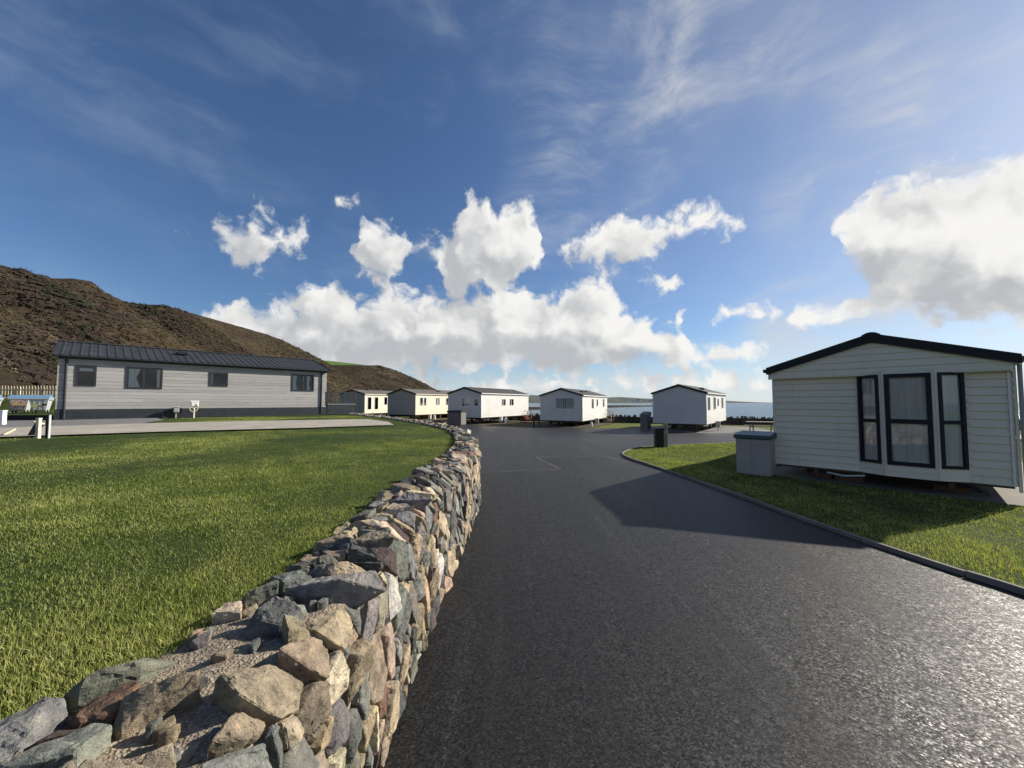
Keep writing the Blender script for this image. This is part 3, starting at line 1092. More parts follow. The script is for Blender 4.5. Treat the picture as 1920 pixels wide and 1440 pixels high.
# grass verge on the caravan's side of the kerb
vpoly = [(p.x + 0.045, p.y) for p in kp[::8] if p.y < 12.6] + [(p.x + 0.03, p.y - 0.05) for p in kp[::8] if p.y >= 12.6] + [(40, 20.5), (40, -12), (6, -12), (5.1, -3.2)]
sheet('verge', vpoly, lambda x, y: float(verge_z(x, y)), 'turf', 1.0)

# ------------------------------------------------------------------ raised lawn, pad, gravel
LAWN_Z = 0.93


def wall_thick(y):
    return 0.43 + 0.22 * (1 - smooth01(y, 0.7, 1.9))


wp = catmull([(x, y, 0) for x, y in WALL_PATH], 0.05)
inner = []
for i, p in enumerate(wp):
    d = (wp[min(i + 1, len(wp) - 1)] - wp[max(i - 1, 0)]).normalized()
    inner.append(p + Vector((-d.y, d.x, 0)) * float(wall_thick(p.y)))
lawn_poly = [(p.x + 0.12, p.y) for p in inner[::6]] + [(-20, 37), (-36, 41), (-60, 50), (-60, -20), (-30, -20), (-1.0, -3.0)]
lawn_in = [(p.x + 0.02, p.y) for p in inner[::4]] + [(-20, 37), (-36, 41), (-60, 50), (-60, -20), (-30, -20), (-1.3, -3.0)]


def lawn_z(x, y):
    return LAWN_Z - 0.035 + 0.03 * (mnoise.noise((x * 0.35, y * 0.35, 0)))


sheet('lawn', lawn_poly, lawn_z, 'turf', 1.0)
PAD = [(-15.5, 6.2), (-12.03, 9.09), (-9.76, 10.72), (-6.77, 12.26), (-4.25, 13.9), (-5.2, 16.2), (-7.04, 18.75), (-11.42, 17.0), (-14.34, 14.9), (-16.0, 12.9), (-18.5, 9.8)]
sheet('concrete_pad', PAD, lambda x, y: LAWN_Z + 0.012, 'pad', None)
GRAV = [(-18.5, 9.8), (-16.0, 12.9), (-14.34, 14.9), (-16.2, 18.0), (-18.8, 20.4), (-21.1, 17.9), (-26, 18.5), (-36, 26), (-42, 34), (-44, 20), (-30, 8)]
sheet('gravel_apron', GRAV, lambda x, y: LAWN_Z + 0.004, 'gravel', None)
# grass bank at the hill foot, where the picket fence stands
bkv = []
for x, dy in ((-64, -1.2), (-52, -0.6), (-44, 0.0), (-38.5, 0.6), (-34, 2.0)):
    k = 1.0 if x < -37 else 0.0
    bkv += [(x, 31.4 + dy, 0.86), (x, 32.6 + dy, 0.9 + 1.2 * k), (x, 40, 0.9 + 1.35 * k), (x, 46, 0.7)]
tag(MB().add(bkv, [(i * 4 + j, i * 4 + j + 1, i * 4 + j + 5, i * 4 + j + 4) for i in range(4) for j in range(3)]).build('bank', 'fieldgrass'), kind='structure')
# bare strips under the caravans by the sea
for nm, poly, z, mt in (('hardstanding', [(-15, 39), (-8, 34.2), (-1, 32.4), (4, 42), (-10, 48)], 0.003, 'earth'),
                        ('hardstanding', [(0, 32.9), (6.3, 31.6), (10.4, 39), (4, 41)], 0.003, 'earth'),
                        ('hardstanding', [(8.6, 30.6), (13, 25.9), (18.6, 25.4), (20.3, 33.0), (15, 36)], 0.006, 'gravel')):
    sheet(nm, poly, lambda x, y, z=z: gz(x, y) + z, mt, 2.0)

# ------------------------------------------------------------------ the rubble retaining wall
WALL_H = 0.93
CR = 0.10                                     # rounding where top turns into face
# arc length table
SL = [0.0]
for a, b in zip(wp[:-1], wp[1:]):
    SL.append(SL[-1] + (b - a).length)
SL = np.array(SL)
WX = np.array([p.x for p in wp])
WY = np.array([p.y for p in wp])
DX = np.gradient(WX, SL)
DY = np.gradient(WY, SL)


def wall_base_z(x, y):
    return float(ground_z(x, y))


def wall_pt(s, v, off):
    """unrolled wall: v = 0 at the lawn edge, growing across the top and down the road face"""
    x = float(np.interp(s, SL, WX))
    y = float(np.interp(s, SL, WY))
    dx = float(np.interp(s, SL, DX))
    dy = float(np.interp(s, SL, DY))
    L = math.hypot(dx, dy)
    ox, oy = dy / L, -dx / L                   # out towards the road
    T = float(wall_thick(y))
    flat = T - CR
    arc = CR * math.pi / 2
    if v < flat:
        h, z, nh, nz = v - T, WALL_H, 0.0, 1.0
        z -= 0.02 * (1 - min(v / 0.15, 1))
    elif v < flat + arc:
        a = (v - flat) / CR
        h, z, nh, nz = -CR + CR * math.sin(a), WALL_H - CR + CR * math.cos(a), math.sin(a), math.cos(a)
    else:
        h, z, nh, nz = 0.03 * (v - flat - arc), WALL_H - CR - (v - flat - arc), 1.0, 0.03
    return Vector((x + ox * (h + nh * off), y + oy * (h + nh * off), z + nz * off))


VMAX = 0.43 - CR + CR * math.pi / 2 + WALL_H - CR + 0.05
s_near = float(np.interp(0.35, WY[:200], SL[:200]))
S0 = max(0.0, s_near - 1.6)
S1 = SL[-1]


def stretch(s, v):
    """stones on top lie across the wall further along; the near ones are lumps"""
    d = s - s_near
    if d < 1.2:
        return 1.05
    return 2.1 if v < 0.42 else 1.45


seeds = []
rsd = random.Random(5)
grid = {}
GS = 0.22
for (r0, r1, tries) in ((0.125, 0.155, 1500), (0.095, 0.125, 5200), (0.070, 0.095, 9000), (0.046, 0.065, 14000), (0.028, 0.040, 12000)):
    for _ in range(tries):
        s = S0 + (S1 - S0) * rsd.random() ** 1.25
        v = -0.03 + (VMAX + 0.05 + 0.2 * (1 - float(smooth01(s, s_near + .3, s_near + 1.6)))) * rsd.random()
        r = rsd.uniform(r0, r1)
        d = max(0.0, s - s_near)
        if (r > 0.12 and d > 4 and rsd.random() < 0.6) or (r > 0.088 and d < 1.6 and rsd.random() < 0.75):
            continue
        if r < 0.045 and d > 5:
            continue
        st = stretch(s, v)
        key = (int(s / GS), int(v / GS))
        ok = True
        for a in range(-2, 3):
            for b in range(-2, 3):
                for (s2, v2, r2) in grid.get((key[0] + a, key[1] + b), ()):
                    if ((s - s2) * st) ** 2 + (v - v2) ** 2 < (r + r2) ** 2 * 0.80:
                        ok = False
                        break
                if not ok:
                    break
            if not ok:
                break
        if ok:
            grid.setdefault(key, []).append((s, v, r))
            seeds.append((s, v, r))


def clip_poly(poly, nx, ny, c):
    """keep the side nx*x + ny*y <= c"""
    out = []
    for i in range(len(poly)):
        p, q = poly[i], poly[(i + 1) % len(poly)]
        dp = nx * p[0] + ny * p[1] - c
        dq = nx * q[0] + ny * q[1] - c
        if dp <= 0:
            out.append(p)
        if (dp < 0 < dq) or (dq < 0 < dp):
            t = dp / (dp - dq)
            out.append((p[0] + (q[0] - p[0]) * t, p[1] + (q[1] - p[1]) * t))
    return out


PALETTE = [((0.175, 0.178, 0.166), 26), ((0.250, 0.248, 0.225), 24), ((0.090, 0.094, 0.092), 9), ((0.46, 0.365, 0.25), 24), ((0.37, 0.30, 0.215), 20), ((0.56, 0.475, 0.35), 14),
           ((0.24, 0.145, 0.090), 3), ((0.105, 0.075, 0.072), 3), ((0.55, 0.53, 0.48), 4), ((0.20, 0.20, 0.165), 10)]
PCUM = [sum(w for _, w in PALETTE[:i + 1]) for i in range(len(PALETTE))]


def pick_colour(r):
    k = r.uniform(0, PCUM[-1])
    for (c, _), cu in zip(PALETTE, PCUM):
        if k <= cu:
            f = r.uniform(0.75, 1.3)
            return tuple(x * f * r.uniform(0.94, 1.06) for x in c)


def stone_hull(pts, bevel):
    bm = bmesh.new()
    for p in pts:
        bm.verts.new(p)
    res = bmesh.ops.convex_hull(bm, input=bm.verts[:])
    junk = list({g for g in res['geom_interior'] + res['geom_unused'] if isinstance(g, bmesh.types.BMVert)})
    if junk:
        bmesh.ops.delete(bm, geom=junk, context='VERTS')
    bmesh.ops.dissolve_limit(bm, angle_limit=math.radians(9), verts=bm.verts[:], edges=bm.edges[:])
    if bevel:
        try:
            bmesh.ops.bevel(bm, geom=bm.edges[:], offset=bevel, segments=1, affect='EDGES', clamp_overlap=True)
        except Exception:
            pass
    bmesh.ops.recalc_face_normals(bm, faces=bm.faces)
    return bm


def make_stone(loc, cx, cy, size, top, rr):
    """points of one stone over its patch of wall"""
    gap = min(0.10, 0.006 / max(size, 0.03)) + rr.uniform(0.0, 0.05)
    if top:
        h = rr.uniform(0.015, 0.05) + size * rr.uniform(0.04, 0.30)
    else:
        h = rr.uniform(0.008, 0.034) + size * rr.uniform(0.03, 0.18)
    if size < 0.05:
        h = rr.uniform(0.012, 0.026)
    gx, gy = rr.uniform(-1, 1) * (0.45 if top else 0.24), rr.uniform(-1, 1) * (0.45 if top else 0.24)

    def P(p, k, o):
        q = (cx + (p[0] - cx) * k, cy + (p[1] - cy) * k)
        t = (q[0] - cx) * gx + (q[1] - cy) * gy
        return wall_pt(min(max(q[0], 0), S1), q[1], o + t * (o > 0))
    pts = [P(p, 1 - gap, -0.05) for p in loc]
    pts += [P(p, (1 - gap) * rr.uniform(0.93, 1.0), h * rr.uniform(0.15, 0.75)) for p in loc]
    k0 = rr.uniform(0.74, 0.97)
    for p in loc:
        if rr.random() < 0.62:
            pts.append(P(p, k0 * rr.uniform(0.8, 1.05), h * rr.uniform(0.88, 1.02)))
    if rr.random() < 0.5:
        a = rr.uniform(0, 6.28)
        pts.append(P((cx + size * 0.4 * math.cos(a), cy + size * 0.4 * math.sin(a)), 1.0, h * rr.uniform(1.0, 1.25)))
    ctr = wall_pt(min(max(cx, 0), S1), cy, h)
    dist = math.hypot(ctr.x, ctr.y, ctr.z - EYE) if ctr.y > 0.3 else 50
    return (size / max(dist, 0.3), pts, pick_colour(rr), dist, size)


wall = thing('stone_wall', 'low curved rubble stone wall of grey and tan stones holding back the lawn', 'wall')
# mortar core, following the unrolled profile just behind the stones
cs = np.concatenate([np.arange(S0, s_near + 3.5, 0.035), np.arange(s_near + 3.5, S1 - 0.02, 0.16)])
cvv = []
for s in cs:
    yy = float(np.interp(s, SL, WY))
    ex = float(wall_thick(yy)) - 0.43
    prof = [(-0.02, -0.25)] + [(v, None) for v in np.linspace(-0.02, VMAX + ex, 30)]
    row = []
    for (v, o) in prof:
        if o is None:
            o = -0.012 + 0.016 * mnoise.noise((s * 9, v * 9, 0)) + 0.008 * mnoise.noise((s * 30, v * 30, 4))
            if v < 0.45 + ex and s < s_near + 1.7:
                o += 0.022 * max(0.0, mnoise.noise((s * 3.1, v * 3.1, 8)))
        row.append(tuple(wall_pt(s, v, o)))
    cvv.append(row)
m = len(cvv[0])
cf = [(i * m + j, i * m + j + 1, (i + 1) * m + j + 1, (i + 1) * m + j) for i in range(len(cs) - 1) for j in range(m - 1)]
MB().add([p for r in cvv for p in r], cf).build('mortar_bed', 'mortar', wall, smooth=True)

sd = sorted(seeds)
stones = []
arr = np.array(sd)
for i, (s, v, r) in enumerate(sd):
    st = stretch(s, v)
    poly = [(-0.45, -0.45), (0.45, -0.45), (0.45, 0.45), (-0.45, 0.45)]
    dd = ((arr[:, 0] - s) * st) ** 2 + (arr[:, 1] - v) ** 2
    for k in np.argsort(dd)[1:30]:
        ax, ay = (arr[k, 0] - s) * st, arr[k, 1] - v
        c = (ax * ax + ay * ay + r * r - arr[k, 2] ** 2) / 2      # larger stones keep more room
        poly = clip_poly(poly, ax, ay, c)
    if len(poly) < 3:
        continue
    yy = float(np.interp(s, SL, WY))
    ex = float(wall_thick(yy)) - 0.43
    vend = VMAX + ex - 0.03
    loc = [(s + p[0] / st, v + p[1]) for p in poly]
    loc = clip_poly(clip_poly(loc, 0, 1, vend), 0, -1, 0.02)
    loc = clip_poly(clip_poly(loc, 1, 0, S1), -1, 0, -S0)
    if len(loc) < 3:
        continue
    cx = sum(p[0] for p in loc) / len(loc)
    cy = sum(p[1] for p in loc) / len(loc)
    size = max(math.hypot(p[0] - cx, p[1] - cy) for p in loc)
    rr = random.Random(i * 7 + 3)
    top = cy < 0.36 + ex
    near = s < s_near + 1.5
    if top and near and rr.random() < 0.17:
        # a patch of mortar with only small pieces pressed into it
        cells = []
        for q in range(rr.randint(4, 7)):
            a0, rad = rr.uniform(0, 6.28), size * rr.uniform(0.1, 0.75)
            pr = rr.uniform(0.018, 0.042)
            pc = (cx + rad * math.cos(a0), min(max(cy + rad * math.sin(a0), 0.03), vend - 0.05))
            m_ = rr.randint(5, 7)
            cells.append([(pc[0] + pr * rr.uniform(0.6, 1.3) * math.cos(6.283 * t / m_), pc[1] + pr * rr.uniform(0.5, 1.1) * math.sin(6.283 * t / m_)) for t in range(m_)])
    else:
        cells = [loc]
    for loc in cells:
        cx = sum(p[0] for p in loc) / len(loc)
        cy = sum(p[1] for p in loc) / len(loc)
        size = max(math.hypot(p[0] - cx, p[1] - cy) for p in loc)
        stones.append(make_stone(loc, cx, cy, size, top, rr))

stones.sort(key=lambda t: -t[0])
PARTS_MAX = 295
mass = bmesh.new()
mass_col = []
for n, (sh, pts, colr, dist, size) in enumerate(stones):
    bm = stone_hull(pts, (0.0040 if size > 0.07 else 0.0025) if dist < 9 else 0)
    if n < PARTS_MAX:
        c = sum((Vector(p) for p in pts), Vector()) / len(pts)
        if dist < 3.6 and size > 0.05:
            # weathered faces: break the near stones up into chipped ledges
            bmesh.ops.triangulate(bm, faces=bm.faces[:])
            goal = 0.011 if dist < 2.3 else 0.02
            for _ in range(5):
                long = [e for e in bm.edges if e.calc_length() > goal * 1.5]
                if not long or len(bm.verts) > 3500:
                    break
                bmesh.ops.subdivide_edges(bm, edges=long, cuts=1)
                bmesh.ops.triangulate(bm, faces=[f for f in bm.faces if len(f.verts) > 3])
            bm.normal_update()
            off = Vector((n * 3.7, n * 1.3, n * 2.1))
            ax = Vector((math.sin(n * 2.3), math.cos(n * 1.7), math.sin(n * 0.9) + 0.4)).normalized()
            for v in bm.verts:
                q = v.co + off
                lam = q.dot(ax) * 22.0 + 1.6 * mnoise.noise(q * 9.0)           # bedding planes
                ledge = (lam - math.floor(lam)) ** 3
                st_ = math.floor(3.0 * mnoise.noise(q * 8.0) + 0.5) / 3.0      # flakes knocked off
                v.co = v.co + v.normal * (0.0065 * st_ - 0.0045 * ledge + 0.0035 * mnoise.noise(q * 26.0) + 0.0018 * mnoise.noise(q * 75.0))
        bmesh.ops.translate(bm, verts=bm.verts, vec=-c)
        me = bpy.data.meshes.new('stone')
        bm.to_mesh(me)
        at = me.color_attributes.new('tint', 'FLOAT_COLOR', 'POINT')
        at.data.foreach_set('color', np.tile(np.array(colr + (1.0,), np.float32), len(me.vertices)))
        link('stone', me, 'stone', wall, c)
    else:
        me = bpy.data.meshes.new('tmp')
        bm.to_mesh(me)
        k = len(mass.verts)
        mass.from_mesh(me)
        mass_col += [colr + (1.0,)] * (len(mass.verts) - k)
        bpy.data.meshes.remove(me)
    bm.free()
me = bpy.data.meshes.new('small_stones')
mass.to_mesh(me)
mass.free()
at = me.color_attributes.new('tint', 'FLOAT_COLOR', 'POINT')
at.data.foreach_set('color', np.array(mass_col, np.float32).ravel())
tag(link('small_stones', me, 'stone', wall), kind='stuff')


# ------------------------------------------------------------------ grass
def blades(name, label, X, Y, Z, Hh, Wd, tint, seed, R):
    rs = np.random.RandomState(seed)
    n = len(X)
    yaw = rs.uniform(0, 2 * math.pi, n)
    lean = np.abs(rs.normal(0.55, 0.38, n))
    ld = rs.uniform(0, 2 * math.pi, n)
    cx, cy = np.cos(yaw) * Wd * 0.5, np.sin(yaw) * Wd * 0.5
    lx, ly = np.cos(ld) * np.sin(lean) * Hh, np.sin(ld) * np.sin(lean) * Hh
    hz = np.cos(lean) * Hh
    near = R < 4.5
    tip = np.stack([X + lx, Y + ly, Z + hz], 1)
    b0 = np.stack([X - cx, Y - cy, Z], 1)
    b1 = np.stack([X + cx, Y + cy, Z], 1)
    m1 = np.stack([X + cx * 0.75 + lx * 0.42, Y + cy * 0.75 + ly * 0.42, Z + hz * 0.62], 1)
    m0 = np.stack([X - cx * 0.75 + lx * 0.42, Y - cy * 0.75 + ly * 0.42, Z + hz * 0.62], 1)
    A = np.stack([b0, b1, m1, m0, tip], 1)[near].reshape(-1, 3)
    B = np.stack([b0, b1, tip], 1)[~near].reshape(-1, 3)
    na, nb = int(near.sum()), int((~near).sum())
    ia = np.arange(na)[:, None] * 5
    la = np.concatenate([ia + np.array([[0, 1, 2, 3]]), ia + np.array([[3, 2, 4]])], 1).ravel()
    loops = np.concatenate([la, np.arange(nb * 3) + na * 5])
    sizes = np.concatenate([np.tile([4, 3], na), np.full(nb, 3)])
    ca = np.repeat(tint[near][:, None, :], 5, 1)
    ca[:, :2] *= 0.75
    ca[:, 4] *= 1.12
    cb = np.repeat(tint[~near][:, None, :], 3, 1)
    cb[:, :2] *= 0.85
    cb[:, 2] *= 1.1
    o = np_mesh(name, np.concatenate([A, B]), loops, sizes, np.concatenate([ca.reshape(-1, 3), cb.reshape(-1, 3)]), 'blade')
    return tag(o, label, 'grass', kind='stuff')


def grass_tint(X, Y, seed, warm):
    rs = np.random.RandomState(seed)
    n = len(X)
    t = 0.45 * noise2(X, Y, seed + 5, 4, 1.7) + 0.55 * noise2(X, Y, seed + 6, 3, 7.0) + rs.normal(0, 0.24, n)
    g1 = np.array((0.135, 0.180, 0.040))
    g2 = np.array((0.255, 0.305, 0.078))
    g3 = np.array((0.390, 0.405, 0.140))
    a = np.clip(t * 1.4 + 0.5 + warm, 0, 1)[:, None]
    c = np.where(a < 0.5, g1 + (g2 - g1) * a * 2, g2 + (g3 - g2) * (a * 2 - 1))
    dry = rs.uniform(0, 1, n) < 0.055 + 0.05 * (t > 0.25)
    c[dry] = np.array((0.36, 0.31, 0.15)) * rs.uniform(0.6, 1.3, (dry.sum(), 1))
    return c * rs.uniform(0.8, 1.2, (n, 1))


def polar_scatter(n, rmin, rmax, a0, a1, power, seed):
    rs = np.random.RandomState(seed)
    u = rs.uniform(0, 1, n)
    k = 2 - power
    r = (rmin ** k + u * (rmax ** k - rmin ** k)) ** (1 / k)
    a = rs.uniform(a0, a1, n)
    return r * np.sin(a), r * np.cos(a), r


# lawn above the wall
X, Y, R = polar_scatter(1000000, 1.05, 28, math.radians(-80), math.radians(-4), 1.5, 31)
keep = in_poly(X, Y, lawn_in) & ~in_poly(X, Y, PAD) & ~in_poly(X, Y, GRAV)
X, Y, R = X[keep], Y[keep], R[keep]
rs_ = np.random.RandomState(3)
clump = np.clip(0.9 + 0.45 * noise2(X, Y, 77, 3, 6.0), 0.45, 1.6)
Hh = rs_.uniform(0.014, 0.034, len(X)) * clump * (1 - 0.35 * smooth01(R, 4, 14))
Wd = np.maximum(0.0026, R * 0.00098) * rs_.uniform(0.7, 1.3, len(X))
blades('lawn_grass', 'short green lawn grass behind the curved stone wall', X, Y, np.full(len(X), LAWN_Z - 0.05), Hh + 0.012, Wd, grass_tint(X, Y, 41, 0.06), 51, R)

# verge by the near caravan
X, Y, R = polar_scatter(420000, 3.6, 24, math.radians(8), math.radians(80), 1.3, 33)
kpoly = [(p.x + 0.032, p.y) if p.y < 12.6 else (p.x + 0.02, p.y - 0.06) for p in kp[::2]] + [(30, 17.6), (30, -5), (8, -5)]
keep = in_poly(X, Y, kpoly)
X, Y, R = X[keep], Y[keep], R[keep]
rs_ = np.random.RandomState(4)
G_TH = math.radians(46.9)
G_O = Vector((6.645, 9.752))                    # front left wall corner of the near caravan
G_X = Vector((math.cos(G_TH), -math.sin(G_TH)))
G_Y = Vector((math.sin(G_TH), math.cos(G_TH)))


def g_world(x, y):
    q = G_O + G_X * x + G_Y * y
    return (q.x, q.y)


SLAB_G = [g_world(-0.25, -0.20), g_world(1.2, -0.16), g_world(2.6, -0.30), g_world(4.5, -0.34), g_world(4.6, 11), g_world(-0.25, 11)]
keep = ~in_poly(X, Y, SLAB_G)
X, Y, R = X[keep], Y[keep], R[keep]
Hh = rs_.uniform(0.022, 0.055, len(X)) * np.clip(0.85 + 0.6 * noise2(X, Y, 78, 3, 5.0), 0.35, 1.7)
Wd = np.maximum(0.0030, R * 0.00105) * rs_.uniform(0.7, 1.3, len(X))
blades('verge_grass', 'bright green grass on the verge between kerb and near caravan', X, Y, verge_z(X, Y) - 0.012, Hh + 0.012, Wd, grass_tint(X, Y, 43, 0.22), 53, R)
sheet('caravan_slab', SLAB_G, lambda x, y: -0.058, 'slab', None)

# dark stone sea wall with its stones joined (each a few pixels only)
sw = thing('sea_wall', 'long low dark stone sea wall at the edge of the grass by the sea', 'wall')
core = MB()
ws = catmull([(x, y, 0) for x, y in SEAWALL], 0.8)
vs_, fs_ = [], []
for i, p in enumerate(ws):
    d = (ws[min(i + 1, len(ws) - 1)] - ws[max(i - 1, 0)]).normalized()
    nn = Vector((d.y, -d.x, 0))
    zb = gz(p.x, p.y)
    for (o, z) in ((0.22, -0.6), (0.18, 0.60), (-0.18, 0.60), (-0.22, -2.6)):
        vs_.append((p.x + nn.x * o, p.y + nn.y * o, zb + z))
fs_ = [(i * 4 + j, i * 4 + j + 1, i * 4 + j + 5, i * 4 + j + 4) for i in range(len(ws) - 1) for j in range(3)]
core.add(vs_, fs_).build('core', 'seastone', sw)
rk = random.Random(9)
mass = bmesh.new()
for i in range(len(ws) - 1):
    for k in range(14):
        t = rk.random()
        p = ws[i].lerp(ws[i + 1], t)
        d = (ws[i + 1] - ws[i]).normalized()
        nn = Vector((d.y, -d.x, 0))
        top = rk.random() < 0.35
        zb = gz(p.x, p.y)
        c = p + nn * (rk.uniform(-0.15, 0.2) if top else 0.2) + Vector((0, 0, zb + (0.62 + rk.uniform(-0.05, 0.10) if top else rk.uniform(-0.05, 0.6))))
        r = rk.uniform(0.10, 0.22)
        vs2 = [mass.verts.new(c + Vector((rk.gauss(0, 1), rk.gauss(0, 1), rk.gauss(0, 0.7))).normalized() * r * rk.uniform(0.8, 1.1)) for _ in range(9)]
        res = bmesh.ops.convex_hull(mass, input=vs2)
        junk = list({g for g in res['geom_interior'] + res['geom_unused'] if isinstance(g, bmesh.types.BMVert)})
        if junk:
            bmesh.ops.delete(mass, geom=junk, context='VERTS')
me = bpy.data.meshes.new('small_stones')
mass.to_mesh(me)
mass.free()
tag(link('small_stones', me, 'seastone', sw), kind='stuff')


# ------------------------------------------------------------------ caravans
def split_rects(x0, x1, z0, z1, holes):
    """cover a course x0..x1, z0..z1 with rectangles that leave the openings free"""
    hs = [h for h in holes if h[2] < z1 - 1e-4 and h[3] > z0 + 1e-4]
    if not hs:
        return [(x0, x1, z0, z1)]
    zs = sorted({z0, z1} | {min(max(h[2], z0), z1) for h in hs} | {min(max(h[3], z0), z1) for h in hs})
    out = []
    for za, zb in zip(zs[:-1], zs[1:]):
        if zb - za < 1e-4:
            continue
        cur = x0
        for h in sorted(h for h in hs if h[2] < zb - 1e-4 and h[3] > za + 1e-4):
            if h[0] > cur + 1e-3:
                out.append((cur, h[0], za, zb))
            cur = max(cur, h[1])
        if cur < x1 - 1e-3:
            out.append((cur, x1, za, zb))
    return out


def wall_frame(kind, w, L):
    """local wall -> caravan coordinates; u along, o outwards, z up"""
    if kind == 'front':
        return lambda u, o, z: (u, -o, z)
    if kind == 'right':
        return lambda u, o, z: (w + o, u, z)
    if kind == 'left':
        return lambda u, o, z: (-o, L - u, z)
    return lambda u, o, z: (w - u, L + o, z)


def course_piece(mb, fr, u0, u1, z0, z1, full0, full1, lap, u0t=None, u1t=None):
    """one lapped board: its foot stands proud of the board below"""
    u0t = u0 if u0t is None else u0t
    u1t = u1 if u1t is None else u1t

    def o(z):
        return 0.004 + lap * (1 - (z - full0) / (full1 - full0))
    vs = [fr(u0, -0.03, z0), fr(u1, -0.03, z0), fr(u1, o(z0), z0), fr(u0, o(z0), z0),
          fr(u0t, -0.03, z1), fr(u1t, -0.03, z1), fr(u1t, o(z1), z1), fr(u0t, o(z1), z1)]
    mb.add(vs, [(0, 3, 2, 1), (4, 5, 6, 7), (0, 1, 5, 4), (1, 2, 6, 5), (2, 3, 7, 6), (3, 0, 4, 7)])


def clad_wall(fr, length, z0, z1, course, lap, holes, gable=None, out=None):
    """courses of cladding; gable = (peak z) adds the triangle above z1. out collects one MB per course when given"""
    res = []
    n = max(1, round((z1 - z0) / course))
    c = (z1 - z0) / n
    for k in range(n):
        mb = MB()
        a, b = z0 + k * c, z0 + (k + 1) * c
        for (u0, u1, za, zb) in split_rects(0.0, length, a, b, holes):
            course_piece(mb, fr, u0, u1, za, zb, a, b, lap)
        res.append(mb)
    if gable:
        z = z1
        while z < gable - 0.02:
            zt = min(z + c, gable - 0.005)
            i0 = (z - z1) / (gable - z1) * length / 2
            i1 = (zt - z1) / (gable - z1) * length / 2
            mb = MB()
            course_piece(mb, fr, i0, length - i0, z, zt, z, z + c, lap, i1, length - i1)
            res.append(mb)
            z = zt
    if out is None:
        tot = MB()
        for mb in res:
            tot.add(mb.v, mb.f)
        return tot
    return res


def bars(mb, fr, u0, u1, z0, z1, w, o0, o1):
    """four bars of a frame round an opening"""
    def bx(a, b, c, d):
        vs = [fr(a, o0, c), fr(b, o0, c), fr(b, o1, c), fr(a, o1, c), fr(a, o0, d), fr(b, o0, d), fr(b, o1, d), fr(a, o1, d)]
        mb.add(vs, [(0, 3, 2, 1), (4, 5, 6, 7), (0, 1, 5, 4), (1, 2, 6, 5), (2, 3, 7, 6), (3, 0, 4, 7)])
    bx(u0, u0 + w, z0, z1)
    bx(u1 - w, u1, z0, z1)
    bx(u0 + w, u1 - w, z0, z0 + w)
    bx(u0 + w, u1 - w, z1 - w, z1)
    return mb


def fbox(mb, fr, u0, u1, o0, o1, z0, z1):
    vs = [fr(u0, o0, z0), fr(u1, o0, z0), fr(u1, o1, z0), fr(u0, o1, z0), fr(u0, o0, z1), fr(u1, o0, z1), fr(u1, o1, z1), fr(u0, o1, z1)]
    mb.add(vs, [(0, 3, 2, 1), (4, 5, 6, 7), (0, 1, 5, 4), (1, 2, 6, 5), (2, 3, 7, 6), (3, 0, 4, 7)])
    return mb


def curtain_mesh(fr, u0, u1, z0, z1, o, amp=0.010, waves=26, gather=0.0):
    n = max(8, int((u1 - u0) * waves))
    vs, fs = [], []
    cu = (u0 + u1) / 2
    for i in range(n + 1):
        t = i / n
        for k, z in enumerate((z1, (z0 + z1) / 2, z0)):
            u = u0 + (u1 - u0) * t
            if gather and k == 1:
                u = u0 + (u - u0) * (1 - gather)
            vs.append(fr(u, o + amp * math.sin(i * 1.9) + amp * 0.5 * math.sin(i * 0.7 + k), z))
    for i in range(n):
        for k in range(2):
            fs.append((i * 3 + k, i * 3 + k + 1, i * 3 + k + 4, i * 3 + k + 3))
    return MB().add(vs, fs)


def window(parent, fr, u0, u1, z0, z1, fmat, fw=0.045, proud=0.03, mullions=(), curtains=(), transom=None, lights=True):
    """frame with its panes and what hangs behind them"""
    mb = bars(MB(), fr, u0, u1, z0, z1, fw, -0.05, proud)
    edges = [u0 + fw] + [x for m in mullions for x in (m - fw * 0.5, m + fw * 0.5)] + [u1 - fw]
    for m in mullions:
        fbox(mb, fr, m - fw * 0.5, m + fw * 0.5, -0.05, proud - 0.002, z0 + fw, z1 - fw)
    zs = [z0 + fw, z1 - fw]
    if transom:
        zs = [z0 + fw, transom - fw * 0.6, transom + fw * 0.6, z1 - fw]
        for k in range(0, len(edges), 2):
            fbox(mb, fr, edges[k], edges[k + 1], -0.05, proud - 0.004, transom - fw * 0.6, transom + fw * 0.6)
    w = mb.build('window', fmat, parent)
    for k in range(0, len(edges), 2):
        for j in range(0, len(zs), 2):
            fbox(MB(), fr, edges[k], edges[k + 1], -0.012, -0.006, zs[j], zs[j + 1]).build('pane', 'glass', w)
    for (a, b, mt, ga) in curtains:
        ua, ub = u0 + fw + (u1 - u0 - 2 * fw) * a, u0 + fw + (u1 - u0 - 2 * fw) * b
        curtain_mesh(fr, ua, ub, z0 + 0.01, z1 - 0.01, -0.032, gather=ga).build('curtain', mt, w, smooth=True)
    return w


def wheel(parent, x, y, z, r=0.28, wd=0.16):
    t = MB().tube([(x - wd / 2, y, z), (x - wd / 2 + 0.02, y, z), (x + wd / 2 - 0.02, y, z), (x + wd / 2, y, z)], [r * 0.9, r, r, r * 0.9], 18).build('wheel', 'rubber', parent)
    MB().tube([(x - wd / 2 - 0.006, y, z), (x + wd / 2 + 0.006, y, z)], r * 0.55, 14).build('rim', 'steel', t)
    return t


